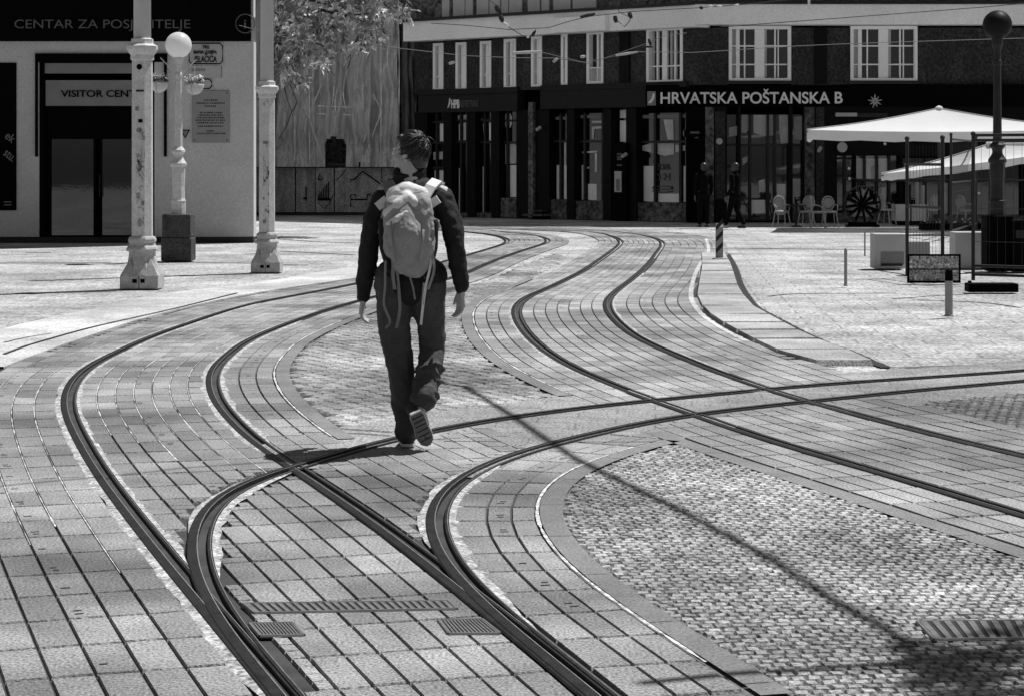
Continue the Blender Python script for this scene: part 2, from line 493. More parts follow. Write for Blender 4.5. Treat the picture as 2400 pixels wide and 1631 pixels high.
# ---- pale mortar along the rails, ragged
def ragged(mb, c, d0, d1, z, s0, s1, amp, seed):
    lo, hi = np.searchsorted(c.S, [s0, s1])
    s = np.linspace(c.S[lo], c.S[min(hi, len(c.S) - 1)], max(4, int((s1 - s0) / 0.045)))
    va, vb = [], []
    side = 1 if d1 > d0 else -1
    for q in s:
        w = abs(d1 - d0) * max(0.12, 0.7 + amp * 0.6 * (mnoise.noise((q * 1.7, seed, 0)) + 0.35 * mnoise.noise((q * 6, seed, 5))))
        w *= min(1, (q - s[0]) / .5 + .05, (s[-1] - q) / .5 + .05)
        va.append(c.at(q, d0)); vb.append(c.at(q, d0 + side * w))
    n = len(va)
    v = [(x, y, z) for x, y in va] + [(x, y, z - 0.004) for x, y in vb]
    f = [(i, n + i, n + i + 1, i + 1) if side > 0 else (i, i + 1, n + i + 1, n + i) for i in range(n - 1)]
    mb.add(v, f)

def s_at(c, sx, sy):
    p = np.array(G(sx, sy)); d = c.P - p
    return c.S[int(np.argmin((d * d).sum(1)))]

mm = MB()
ragged(mm, RA, -.056, -.115, .003, s_at(RA, 592, 712), s_at(RA, 680, 1640), .9, 1)
ragged(mm, RA, .052, .10, .003, s_at(RA, 592, 712), s_at(RA, 430, 1340), .8, 2)
ragged(mm, RB, -.056, -.11, .003, s_at(RB, 700, 750), s_at(RB, 640, 1060), .9, 3)
ragged(mm, RB, .052, .12, .003, s_at(RB, 700, 750), s_at(RB, 620, 1040), .8, 4)
ragged(mm, RF, .052, .125, .003, s_at(RF, 1140, 1090), s_at(RF, 1240, 1494), .8, 5)
ragged(mm, RF, -.056, -.11, .003, s_at(RF, 1140, 1090), s_at(RF, 1040, 1290), .9, 6)
ragged(mm, RE, .052, .11, .003, s_at(RE, 640, 1112), s_at(RE, 480, 1350), .9, 8)
ragged(mm, RE, -.056, -.10, .003, s_at(RE, 640, 1112), s_at(RE, 464, 1250), .7, 9)
ragged(mm, RC, -.056, -.10, .003, s_at(RC, 1371, 633), s_at(RC, 1500, 925), .9, 10)
ragged(mm, RD, .052, .10, .003, s_at(RD, 1500, 640), s_at(RD, 1700, 880), .9, 11)
tag(mm.build('mortar_strip', M['sealant']), kind='structure')

# ---- pavers, each a chamfered block
def paver(mb, q, tone, dz=0.0, ch=0.006, low=-0.0115):
    """q: 4 corners (ccw from above)"""
    cx = sum(p[0] for p in q) / 4; cy = sum(p[1] for p in q) / 4
    a = random.uniform(-.0012, .0012); b = random.uniform(-.0012, .0012)
    top = []
    for (x, y) in q:
        dx, dy = x - cx, y - cy
        L = math.hypot(dx, dy)
        k = max(0.3, 1 - ch / L * 1.4)
        top.append((cx + dx * k, cy + dy * k, dz + a * (1 if dx > 0 else -1) + b * (1 if dy > 0 else -1)))
    v = [(x, y, low) for x, y in q] + top
    mb.add(v, [(4, 5, 6, 7), (0, 1, 5, 4), (1, 2, 6, 5), (2, 3, 7, 6), (3, 0, 4, 7)], tone)

def ccw(q):
    a = sum(q[i][0] * q[(i + 1) % 4][1] - q[(i + 1) % 4][0] * q[i][1] for i in range(4))
    return q if a > 0 else q[::-1]

def cut(mb, q, r, keep, tone, depth):
    """a whole paver, or the pieces of it that fit beside a rail or an edge"""
    m = ((q[0][0] + q[2][0]) / 2, (q[0][1] + q[2][1]) / 2)
    if keep(m, r, q):
        paver(mb, ccw(q), tone); return
    if depth == 0 or rail_gap(m) > .9: return
    mid = lambda a, b: ((a[0] + b[0]) / 2, (a[1] + b[1]) / 2)
    L1 = math.dist(q[0], q[3]); L2 = math.dist(q[0], q[1])
    if L1 > L2 * 1.2:
        a, b = mid(q[0], q[3]), mid(q[1], q[2]); parts = ([q[0], q[1], b, a], [a, b, q[2], q[3]])
    else:
        a, b = mid(q[0], q[1]), mid(q[3], q[2]); parts = ([q[0], a, b, q[3]], [a, q[1], q[2], b])
    for p in parts: cut(mb, p, r, keep, tone, depth - 1)

def lay(mb, c, rows, step, keep, gap=0.0048, s_from=0.0, s_to=None, tone=1.0, jit=0.22, crossgap=0.0065):
    """rows: list of (d0, d1) each constant, or a function of s"""
    s_to = s_to or c.S[-1]
    for r, (d0, d1) in enumerate(rows):
        s = s_from + (0 if r % 2 == 0 else 0.0)
        while s < s_to - step:
            e0 = d0(s) if callable(d0) else d0; e1 = d1(s) if callable(d1) else d1
            f0 = d0(s + step) if callable(d0) else d0; f1 = d1(s + step) if callable(d1) else d1
            if abs(e1 - e0) < 0.05:
                s += step; continue
            sg = 1 if e1 > e0 else -1
            q = [c.at(s + crossgap, e0 + sg * gap), c.at(s + crossgap, e1 - sg * gap), c.at(s + step - crossgap, f1 - sg * gap), c.at(s + step - crossgap, f0 + sg * gap)]
            m = ((q[0][0] + q[2][0]) / 2, (q[0][1] + q[2][1]) / 2)
            if 5.2 < m[1] < 56 and abs(m[0]) < 0.29 * m[1] + 0.8:
                cut(mb, q, r, keep, tone * random.uniform(1 - jit, 1 + jit), 3 if m[1] < 22 else 0)
            s += step

def clear(q, lim=0.056):
    return all(rail_gap(p) > lim for p in q) and all(rail_gap(((q[i][0] + q[(i + 1) % 4][0]) / 2, (q[i][1] + q[(i + 1) % 4][1]) / 2)) > lim for i in range(4))

kerbP = np.array([G(*p) for p in KERB])
kerbC = Curve(KERB, it=4)
def inX(m):
    return RE.sd(m) > -0.02 and RF.sd(m) < 0.02

pv = MB()
wAB = smooth(np.c_[[abs(RB.sd(p)) for p in RA.P], RA.S], 12)[:, 0]
wCD = smooth(np.c_[[abs(RD.sd(p)) for p in RC.P], RC.S], 12)[:, 0]
def frac(c, wd, a, b, n):
    out = []
    for i in range(n):
        f0, f1 = i / n, (i + 1) / n
        def mk(f):
            return lambda s: a + (float(np.interp(s, c.S, wd)) - a - b) * f
        out.append((mk(f0), mk(f1)))
    return out
ST = 0.42
lay(pv, RA, frac(RA, wAB, .060, .060, 7), ST, lambda m, r, q: clear(q))
lay(pv, RA, [(-.085 - .145 * i, -.085 - .145 * (i + 1)) for i in range(22)], ST,
    lambda m, r, q: kerbC.sd(m) < -0.10 and m[0] < 0 and clear(q))
rowsB = [(.062 + .130 * i, .062 + .130 * (i + 1)) for i in range(11)]
def keepB(m, r, q):
    e, f = RE.sd(m), RF.sd(m)
    if not clear(q): return False
    if e > 0: return f < -.05
    return r < 3 and e < -.05
lay(pv, RB, rowsB, ST, keepB)
lay(pv, RC, frac(RC, wCD, .060, .060, 7), ST, lambda m, r, q: not inX(m) and clear(q), tone=1.14)
lay(pv, RC, [(-.062 - .130 * i, -.062 - .130 * (i + 1)) for i in range(3)], ST, lambda m, r, q: not inX(m) and clear(q) and RB.sd(m) > 0.4, tone=1.12)
STRIP_L = [(1640, 563), (1652, 596), (1641, 630), (1634, 668), (1634, 703), (1656, 734), (1705, 769), (1757, 800), (1826, 828), (1896, 852), (1960, 868)]
stripC = Curve(STRIP_L, it=3)
def keepD(m, r, q):
    if inX(m) or not clear(q): return False
    if RE.sd(m) < 0:
        if m[1] < 36 and stripC.sd(m) > -0.06: return False
        return r < 8
    return r < 4
lay(pv, RD, [(.062 + .15 * i, .062 + .15 * (i + 1)) for i in range(8)], ST, keepD, tone=1.14)
def keepF(m, r, q):
    return clear(q) and RF.sd(m) > 0 and RC.sd(m) < -.6 and m[1] < 12.5
lay(pv, RF, [(.075, .225), (.225, .34), (.34, .452)], 0.40, keepF, tone=1.0)
tag(pv.build('track_paving', M['paver']), kind='structure')

# ---- white joint lines of the left curve, painted for sunlit paver edges
sj = MB()
for i in range(1, 7):
    lo, hi = np.searchsorted(RA.S, [s_at(RA, 453, 755) + random.uniform(-1, 1), s_at(RA, 215, 1065) + random.uniform(-1.2, 1.0)])
    fr = frac(RA, wAB, .060, .060, 7)[i][0]
    v0, v1 = [], []
    ss = np.arange(RA.S[lo], RA.S[hi], 0.06)
    for s in ss:
        h = max(.0003, .0024 + .004 * mnoise.noise((s * 5, i * 3.0, 1)) + .005 * mnoise.noise((s * .9, i * 7.0, 4)))
        v0.append(RA.at(s, fr(s) - h)); v1.append(RA.at(s, fr(s) + h))
    n = len(v0)
    sj.add([(x, y, .0012) for x, y in v0] + [(x, y, .0012) for x, y in v1], [(k, n + k, n + k + 1, k + 1) for k in range(n - 1)])
for i in range(1, 12):
    lo, hi = s_at(RA, 400, 772), s_at(RA, 400, 1316) + random.uniform(-1.2, .8)
    d = -.085 - .145 * i
    ss = np.arange(lo, hi, 0.06)
    run0, run1 = [], []
    def flush():
        n = len(run0)
        if n > 2:
            sj.add([(x, y, .0012) for x, y in run0] + [(x, y, .0012) for x, y in run1], [(k, n + k, n + k + 1, k + 1) for k in range(n - 1)])
        run0.clear(); run1.clear()
    for s in ss:
        p = RA.at(s, d)
        if kerbC.sd(p) > -0.2: flush(); continue
        h = max(.0003, .0024 + .004 * mnoise.noise((s * 5, i * 3.0, 9)) + .005 * mnoise.noise((s * .9, i * 7.0, 4)))
        run0.append(RA.at(s, d - h)); run1.append(RA.at(s, d + h))
    flush()
def px_line(mb, px, w, z, amp=0.5, seed=0, it=3):
    c = Curve(px, it=it, ds=0.07)
    v0, v1 = [], []
    for s in c.S:
        h = w / 2 * (1 + amp * mnoise.noise((s * 6, seed, 3)))
        v0.append(c.at(s, -h)); v1.append(c.at(s, h))
    n = len(v0)
    mb.add([(x, y, z) for x, y in v0] + [(x, y, z) for x, y in v1], [(k, n + k, n + k + 1, k + 1) for k in range(n - 1)])
ISL_L = [(900, 722), (800, 757), (714, 795), (662, 835), (646, 870), (648, 898), (672, 936), (714, 975), (766, 1013)]
ISL_R = [(1148, 698), (1113, 717), (1107, 741), (1124, 776), (1166, 821), (1218, 856), (1270, 887), (1315, 912), (1357, 928)]
FLD_L = [(1460, 1048), (1359, 1084), (1279, 1132), (1255, 1180), (1263, 1224), (1299, 1280), (1359, 1336), (1439, 1404), (1539, 1476), (1599, 1518), (1700, 1590), (1760, 1640)]
def off_line(mb, c, d, s0, s1, w, z, seed):
    v0, v1 = [], []
    for q in np.arange(s0, s1, .05):
        h = w / 2 * max(.05, .75 + 1.0 * mnoise.noise((q * 2.1, seed, 3)) + .6 * mnoise.noise((q * 9, seed, 6)))
        v0.append(c.at(q, d - h)); v1.append(c.at(q, d + h))
    n = len(v0)
    mb.add([(x, y, z) for x, y in v0] + [(x, y, z) for x, y in v1], [(k, n + k, n + k + 1, k + 1) for k in range(n - 1)])
sB = (s_at(RB, 700, 752), s_at(RB, 600, 1034)); sC = (s_at(RC, 1290, 672), s_at(RC, 1520, 934)); sF = (s_at(RF, 1380, 1018), s_at(RF, 1330, 1566))
off_line(sj, RB, .463, sB[0], sB[1], .017, .0022, 1)
off_line(sj, RC, -.463, sC[0], sC[1] - .4, .017, .0022, 2)
off_line(sj, RF, .463, sF[0] + .4, sF[1], .019, .0022, 3)
tag(sj.build('joint_fill', M['sand_lit_edges']), kind='structure')  # joint sand, with sunlit paver edges painted as white lines

# ---- smooth edging slabs beside the sett fields
es = MB()
def edging(c, d0, d1, s0, s1, z=.0015):
    q0 = s0
    while q0 < s1 - .2:
        q1 = min(q0 + 0.9, s1)
        ss = np.linspace(q0 + .004, q1 - .004, 9)
        a = [c.at(q, d0) for q in ss]; b = [c.at(q, d1) for q in ss]
        n = len(a)
        es.add([(x, y, z) for x, y in a] + [(x, y, z) for x, y in b], [((k, n + k, n + k + 1, k + 1) if d1 > d0 else (k, k + 1, n + k + 1, n + k)) for k in range(n - 1)])
        q0 = q1
edging(RB, .476, .582, sB[0] - 2, sB[1] + .1); edging(RC, -.476, -.582, sC[0] - 2, sC[1] - .3); edging(RF, .476, .585, sF[0], sF[1] + .6)
edging(RC, -.476, -.60, s_at(RC, 1720, 1003), RC.S[-1])
tag(es.build('edging_slabs', M['slab']), kind='structure')

# ---- stone setts
FIELD2 = [(1480, 1030), (1300, 1080), (1200, 1196), (1250, 1296), (1400, 1440), (1600, 1580), (1700, 1660), (2460, 1660), (2460, 1250), (2391, 1240), (2000, 1110), (1700, 1020), (1560, 1020)]
ISLAND2 = [(820, 752), (720, 770), (620, 830), (600, 900), (690, 985), (784, 1000), (990, 990), (1110, 970), (1230, 954), (1390, 936), (1300, 870), (1130, 780), (1120, 720), (1240, 660), (1330, 612), (1310, 592), (1180, 640), (1000, 704)]
st = MB()
def setts(px, ang, a, b, tone, gap=.011, rag=0.25, half=0.5, lim=.605, ch=.012, dzr=.003, lo_=.72, hi_=1.2):
    inside = poly_test(px)
    P = np.array([G(*q) for q in px])
    ca, sa = math.cos(ang), math.sin(ang)
    c0 = P.mean(0)
    L = np.abs(P - c0).sum(1).max()
    nu, nv = int(L / a) + 2, int(L / b) + 2
    for i in range(-nv, nv):
        for j in range(-nu, nu):
            u = (j + (half if i % 2 else 0)) * a; v = i * b
            q = []
            for du, dv in ((0, 0), (a, 0), (a, b), (0, b)):
                uu = u + (gap / 2 if du == 0 else du - gap / 2) + random.uniform(-1, 1) * gap * rag
                vv = v + (gap / 2 if dv == 0 else dv - gap / 2) + random.uniform(-1, 1) * gap * rag
                vv += 0.03 * math.sin(uu * 1.3)
                q.append((c0[0] + uu * ca - vv * sa, c0[1] + uu * sa + vv * ca))
            m = ((q[0][0] + q[2][0]) / 2, (q[0][1] + q[2][1]) / 2)
            if inside(m) and abs(m[0]) < .27 * m[1] + .3 and rail_gap(m) > lim:
                paver(st, q, tone * random.uniform(lo_, hi_), dz=random.uniform(-dzr, dzr), ch=ch, low=-.012)
ISLAND = [(800, 772), (731, 811), (692, 863), (690, 905), (731, 950), (784, 995), (990, 988), (1110, 968), (1230, 952), (1329, 935), (1288, 908), (1235, 880), (1183, 849), (1141, 821), (1106, 786), (1089, 759), (1086, 724), (1130, 694), (1290, 612), (1300, 588), (1180, 640), (1000, 704)]
setts(ISLAND2, R(62), .15, .105, .9, gap=.014)
FIELD = [(1450, 1066), (1399, 1094), (1325, 1148), (1315, 1196), (1337, 1240), (1381, 1296), (1461, 1364), (1541, 1432), (1601, 1474), (1690, 1536), (1770, 1600), (1830, 1660), (2460, 1660), (2460, 1330), (2391, 1306), (2239, 1258), (2119, 1222), (2000, 1174), (1860, 1126), (1720, 1082), (1600, 1042), (1556, 1036)]
tag(flat('sett_bed', FIELD2, -.0105, M['settbed']), kind='structure')
setts(FIELD2, R(3), .054, .058, 1.0, gap=.004, rag=1.3, half=0.37, lim=.595, ch=.007, dzr=.0014, lo_=.68, hi_=1.22)
TRI = [(2060, 946), (2140, 933), (2262, 921), (2460, 905), (2460, 1040), (2391, 1014), (2262, 975), (2157, 952)]
setts(TRI, R(10), .08, .08, .72, lim=.5)
tag(st.build('sett_paving', M['sett']), kind='structure')

# ---- plain concrete under the crossing
ap = MB()
lo, hi = np.searchsorted(RE.S, [0, s_at(RE, 720, 1088)])
ss = np.linspace(0, RE.S[hi], 90)
va = [RE.at(s, -.62) for s in ss]; vb = []
for s in ss:
    p = RE.at(s, 0); wd = abs(RF.sd(p)); vb.append(RE.at(s, min(wd, 1.15) + .55))
n = len(va)
ap.add([(x, y, -.004) for x, y in va] + [(x, y, -.004) for x, y in vb], [(k, n + k, n + k + 1, k + 1) for k in range(n - 1)])
tag(ap.build('crossing_apron', M['apron']), kind='structure')

# ---- kerb strip and slab joints of the left plaza
kb = MB()
K1 = [(-260, 860), (-60, 800), (9, 775), (139, 745), (279, 715), (383, 691), (522, 675), (644, 660), (800, 632), (930, 612)]
c1 = Curve(K1, it=4)
ss = np.linspace(0, c1.S[-1], 120)
va = [c1.at(s, .05) for s in ss]; vb = []
for s in ss:
    p = np.array(c1.at(s, 0)); d = kerbC.P - p; k = int(np.argmin((d * d).sum(1))); vb.append(tuple(kerbC.P[k] - kerbC.N[k] * .02))
n = len(va)
v = [(x, y, .012) for x, y in va] + [(x, y, .006) for x, y in vb] + [(x, y, -.02) for x, y in va] + [(x, y, -.02) for x, y in vb]
kb.add(v, [(k, n + k, n + k + 1, k + 1) for k in range(n - 1)] + [(2 * n + k, k, k + 1, 2 * n + k + 1) for k in range(n - 1)] + [(n + k, 3 * n + k, 3 * n + k + 1, n + k + 1) for k in range(n - 1)])
tag(kb.build('kerb', M['kerb']), kind='structure')

jt = MB()
def joint(px, w, z=-.016):
    px_line(jt, px, w, z, .35, len(jt.v), it=2)
joint(K1, .07, -.014)
joint([(-260, 694), (9, 687), (275, 680)], .06); joint([(195, 645), (275, 645)], .05); joint([(372, 645), (470, 643), (590, 641)], .05)
joint([(-260, 616), (9, 615), (260, 614)], .10); joint([(448, 613), (600, 616), (720, 620)], .06); joint([(60, 591), (120, 591)], .14)
joint([(575, 594), (640, 592)], .1); joint([(660, 560), (760, 566), (830, 568)], .12); joint([(655, 587), (830, 596)], .1); joint([(650, 620), (700, 620)], .06)
joint([(244, 734), (330, 733)], .05); joint([(9, 833), (60, 814), (131, 793), (215, 770), (400, 728), (557, 689)], .03, .015)
joint([(9, 806), (60, 794), (121, 784)], .02, .014)
joint([(1700, 580), (1850, 582), (2040, 584)], .14); joint([(2040, 602), (2100, 610)], .06)
joint([(2060, 632), (2110, 640), (2140, 646)], .06); joint([(1800, 692), (1860, 686), (2100, 684)], .05)
joint([(2150, 700), (2300, 706), (2391, 718)], .05); joint([(2090, 698), (2200, 690), (2276, 686)], .04)
joint([(2078, 858), (2200, 855), (2391, 846), (2560, 838)], .055, -.010)
joint([(1910, 830), (1935, 828)], .03)
# cross joints in the apron and along the island
joint([(784, 1003), (900, 1010), (920, 1012)], .018, .001); joint([(1120, 952), (1180, 953), (1270, 954)], .016, .003)
joint([(1040, 1033), (1130, 1034), (1170, 1034)], .016, .001); joint([(700, 1013), (830, 1014), (915, 1020)], .02, .001)
joint([(1340, 1035), (1480, 1035), (1600, 1034)], .018, .001)
tag(jt.build('paving_joints', M['gap']), kind='structure')

# ---- raised slab strip by the right track
sb = MB(); sg = MB()
SR = [(1704, 594), (1722, 626), (1736, 668), (1753, 696), (1774, 720), (1826, 748), (1879, 776), (1931, 800), (2000, 825), (2053, 849), (2077, 858)]
SL = [(1645, 596), (1645, 626), (1638, 668), (1634, 700), (1660, 738), (1705, 768), (1757, 796), (1796, 818), (1850, 836), (1900, 850), (1960, 860)]
cl, cr = Curve(SL, it=3, ds=.1), Curve(SR, it=3, ds=.1)
CUT = [592, 622, 640, 671, 696, 722, 742, 761, 780, 800, 826, 852]
def edge_at(c, sy):
    Y = G(0, sy)[1]; k = int(np.argmin(np.abs(c.P[:, 1] - Y))); return tuple(c.P[k])
for i in range(len(CUT) - 1):
    gp = 1.0 if i % 2 else 0.3
    a, b = edge_at(cl, CUT[i] + gp), edge_at(cr, CUT[i] + gp); d, e = edge_at(cl, CUT[i + 1] - gp), edge_at(cr, CUT[i + 1] - gp)
    q = [d, (e[0] - .05, e[1]), (b[0] - .05, b[1]), a]
    paver(sb, ccw(q), random.uniform(.9, 1.1), dz=.03, ch=.02, low=-.02)
tag(sb.build('slab_strip', M['stripslab']), kind='structure')
px_line(sg, SR, .10, -.008, .5, 5); px_line(sg, SL, .03, -.006, .5, 6)
for i in range(0, len(CUT), 2):
    a, b = edge_at(cl, CUT[i]), edge_at(cr, CUT[i])
    sg.add([(a[0], a[1] - .05, .0), (b[0], b[1] - .05, .0), (b[0], b[1] + .05, .0), (a[0], a[1] + .05, .0)], [(0, 1, 2, 3)])
tag(sg.build('strip_joints', M['gap']), kind='structure')
ke = MB()
px_line(ke, [(1655, 560), (1660, 590), (1638, 625), (1622, 668), (1622, 706), (1650, 742), (1700, 775), (1750, 800)], .06, .004, .5, 9)
tag(ke.build('pale_kerb_edge', M['kerb']), kind='structure')

# ---- small lifting slots in the slabs
mk = MB()
def slots(c, d, s0, s1, step, prob=.8):
    q0 = s0
    while q0 < s1:
        if random.random() < prob:
            for k in range(random.choice((1, 2, 2))):
                t = q0 + k * .055; e = d + random.uniform(-.008, .008); hw = random.uniform(.012, .020)
                q = [c.at(t, e - hw), c.at(t, e + hw), c.at(t + .014, e + hw), c.at(t + .014, e - hw)]
                if rail_gap(q[0]) > .11: mk.add([(x, y, .0026) for x, y in ccw(q)], [(0, 1, 2, 3)])
        q0 += step
slots(RA, RA.sd(G(102, 1276)), s_at(RA, 218, 854), RA.S[-1] - 1, .42)
slots(RA, .48, s_at(RA, 453, 755), s_at(RA, 300, 1190), .42, .6)
slots(RB, .27, s_at(RB, 700, 752), s_at(RB, 560, 990), .42, .6)
slots(RF, .285, s_at(RF, 1220, 1060), RF.S[-1] - .6, .40, .8)
slots(RC, -.27, s_at(RC, 1290, 672), s_at(RC, 1480, 919), .42, .7)
slots(RC, .5, s_at(RC, 1290, 672), s_at(RC, 1480, 919), .42, .5)
slots(RC, .5, s_at(RC, 1720, 1000), RC.S[-1] - 1, .6, .5)
slots(RD, .42, s_at(RD, 1469, 665), s_at(RD, 1739, 891), .42, .7)
tag(mk.build('lifting_slots', M['mark']), kind='structure')

# ---- iron covers set in the paving
def plate(px, name, label, bars, along):
    P = [G(*q) for q in px]
    r = empty(name, (0, 0, 0)); tag(r, label, 'drain cover')
    m = MB(); m.add([(x, y, .0026) for x, y in P], [(0, 1, 2, 3)]); m.build('cover_bed', M['gap'], r)
    m = MB()
    P = [Vector((x, y, 0)) for x, y in P]
    for i in range(bars):
        t0, t1 = (i + .2) / bars, (i + .75) / bars
        if along:
            q = [P[0].lerp(P[1], t0), P[0].lerp(P[1], t1), P[3].lerp(P[2], t1), P[3].lerp(P[2], t0)]
        else:
            q = [P[0].lerp(P[3], t0), P[1].lerp(P[2], t0), P[1].lerp(P[2], t1), P[0].lerp(P[3], t1)]
        m.add([(p.x, p.y, .001) for p in q] + [(p.x, p.y, .006) for p in q], [(4, 5, 6, 7), (0, 1, 5, 4), (1, 2, 6, 5), (2, 3, 7, 6), (3, 0, 4, 7)])
    m.build('grate_bars', M['iron'], r)
    m = MB()
    for i in range(4):
        a, b = P[i], P[(i + 1) % 4]
        m.tube([(a.x, a.y, .001), (b.x, b.y, .001)], .008, 6)
    m.build('cover_frame', M['iron'], r)
    return r
plate([(596, 1438), (1070, 1428), (1050, 1410), (570, 1416)], 'slot_drain', 'long narrow slot drain laid across the track between the two near rails', 26, True)
plate([(610, 1492), (712, 1490), (685, 1461), (585, 1463)], 'drain_cover', 'ribbed iron cover just below the left end of the slot drain', 13, True)
plate([(1052, 1487), (1172, 1486), (1130, 1453), (1028, 1455)], 'drain_cover', 'ribbed iron cover just below the right end of the slot drain', 13, True)
plate([(2190, 1500), (2420, 1497), (2400, 1456), (2150, 1458)], 'drain_cover', 'dark slatted grate in the setts at the lower right corner', 9, True)
# ================================================================== BUILDINGS
class Plane:
    """upright wall plane: u runs to the right, o comes out towards the viewer"""
    def __init__(s, p0, p1):
        s.p = Vector((p0[0], p0[1], 0)); s.u = (Vector((p1[0], p1[1], 0)) - s.p).normalized()
        s.n = Vector((s.u.y, -s.u.x, 0))
        s.rz = math.atan2(s.u.y, s.u.x)
    def P(s, u, z, o=0.0):
        q = s.p + s.u * u + s.n * o; return (q.x, q.y, z)
    def px(s, sx, sy, o=0.0):
        """photo pixel -> (u, z) on the plane moved out by o"""
        k = (sx - CX) / F; q = s.p + s.n * o
        # (q.x + u*ux) = k (q.y + u*uy)
        u = (k * q.y - q.x) / (s.u.x - k * s.u.y)
        Y = q.y + u * s.u.y
        return u, H - (sy - HZ) / F * Y
    def box(s, mb, u0, u1, z0, z1, o0, o1):
        c = [(u0, o1), (u1, o1), (u1, o0), (u0, o0)]
        mb.hexa([s.P(u, z0, o) for u, o in c] + [s.P(u, z1, o) for u, o in c])
    def rect(s, mb, x0, x1, y0, y1, o0, o1):
        u0, za = s.px(x0, y0, o1); u1, zb = s.px(x1, y1, o1)
        _, zc = s.px(x1, y0, o1); _, zd = s.px(x0, y1, o1)
        s.box(mb, u0, u1, (zb + zd) / 2, (za + zc) / 2, o0, o1)
    def text(s, name, body, x0, x1, ybase, h, m, parent, o, bold=0.0):
        u0, z = s.px(x0, ybase, o); u1, _ = s.px(x1, ybase, o)
        _, zt = s.px((x0 + x1) / 2, ybase - h, o); _, zb = s.px((x0 + x1) / 2, ybase, o)
        return lettering(name, body, u1 - u0, zt - zb, m, parent, s.P((u0 + u1) / 2, zb, o), s.rz, bold)

def one(pl, name, m, parent, x0, x1, y0, y1, o0, o1, bevel=0.0):
    b = MB(); pl.rect(b, x0, x1, y0, y1, o0, o1)
    return b.build(name, m, parent, bevel=bevel)

# ------------------------------------------------------------------ visitor centre, left
V = Plane((-12.5, 41.7), (-5.26, 41.7))
vc = empty('visitor_centre', (-9, 41.7, 0), label='grey plastered corner building with dark fascia and recessed glass doors', cat='building')
def unpar(o, p):     # children keep world coordinates
    pass
vc.location = (0, 0, 0)
m = MB()
V.rect(m, -160, 92, 98, 556, -.4, 0)            # wall left of the doors
V.rect(m, 362, 594.5, 98, 556, -.4, 0)          # wall right of the doors
V.rect(m, 92, 362, 98, 126, -.4, -.002)
build_each(m, 'wall', M['plaster'], vc)
m = MB()
m.prism([(-5.272, 42.10), (-5.35, 42.7), (-8.3, 62), (-14, 62), (-14, 42.75), (-7.0, 42.75), (-7.0, 42.10)], 0.0, 4.6)
m.prism([(-5.27, 41.75), (-5.35, 42.7), (-8.3, 62), (-14, 62), (-14, 41.75)], 4.6, 15.5)
m.build('upper_storeys', M['plaster'], vc)
m = MB(); V.rect(m, -160, 594, 557, 576, -.3, .03); m.build('plinth', M['dark'], vc)
m = MB(); V.box(m, -2.5, 7.19, 4.085, 5.2, -.02, .12)
fs = m.build('fascia', M['black'], vc)
V.text('lettering', 'CENTAR ZA POSJETITELJE', 34, 446, 67, 21, M['faint'], fs, .135, -.004)
m = MB()
u, z = V.px(574.5, 56, .13)
ring = [V.P(u + .19 * math.cos(a), z + .19 * math.sin(a), .13) for a in np.linspace(0, 2 * math.pi, 40)]
m.tube(ring, .011, 6); m.build('round_emblem', M['faint'], fs)
V.text('lettering', 'i', 572, 577, 67, 22, M['faint'], fs, .135)
# recess with doors
m = MB()
V.rect(m, 92, 362, 126, 575, -.75, -.55)
m.build('door_recess', M['black'], vc)
m = MB()
V.rect(m, 92, 104, 126, 575, -.55, -.003); V.rect(m, 352, 361.9, 126, 575, -.55, -.003); V.rect(m, 104, 352, 126, 140, -.55, -.003)
build_each(m, 'door_jamb', M['black'], vc)
one(V, 'transom_panel', M['signgrey'], vc, 92, 361, 149, 173, -.06, -.035)
sp = one(V, 'door_sign', M['signgrey'], vc, 107, 358, 189, 249, -.06, -.035)
V.text('lettering', 'VISITOR CENTRE', 143, 348, 228, 16, M['black'], sp, -.024, .012)
one(V, 'overdoor_panel', M['black'], vc, 105, 359, 250, 326, -.3, -.1)
for x0, x1, nm in ((110, 222, 'glass_door'), (236, 352, 'glass_door')):
    d = one(V, nm, M['black'], vc, x0 - 3, x1 + 3, 318, 573, -.45, -.35)
    one(V, 'glass', M['glass'], d, x0 + 4, x1 - 3, 327, 552, -.349, -.34)
    m = MB(); hx = 233 if x0 < 200 else 240
    V.rect(m, hx - 1, hx + 1, 410, 462, -.33, -.31); m.build('handle', M['dark'], d)
for x in (85, 387):
    m = MB(); V.rect(m, x - 3, x + 3, 126, 368, .0, .06)
    m.build('portal_trim', M['black'], vc)
m = MB(); V.rect(m, 82, 391, 126, 146, .0, .07); m.build('portal_head', M['black'], vc)

po = empty('poster', label='dark tall poster on the plaster at the left edge of the photo', cat='poster')
b = one(V, 'poster_panel', M['black'], po, -60, 38, 148, 494, .002, .03)
for t, x0, x1, yb, h in (('ek', 8, 30, 330, 20), ('stu.', 4, 31, 372, 22)):
    u0, z = V.px((x0 + x1) / 2, yb, .034)
    lettering('lettering', t, (x1 - x0) * 41.7 / F, h * 41.7 / F, M['signgrey'], b, V.P(u0, z, .034), roll=R(-38))
m = MB()
for k in range(2): V.rect(m, 9, 27, 473 + 7 * k, 475 + 7 * k, .03, .034)
m.build('small_print', M['signgrey'], b)

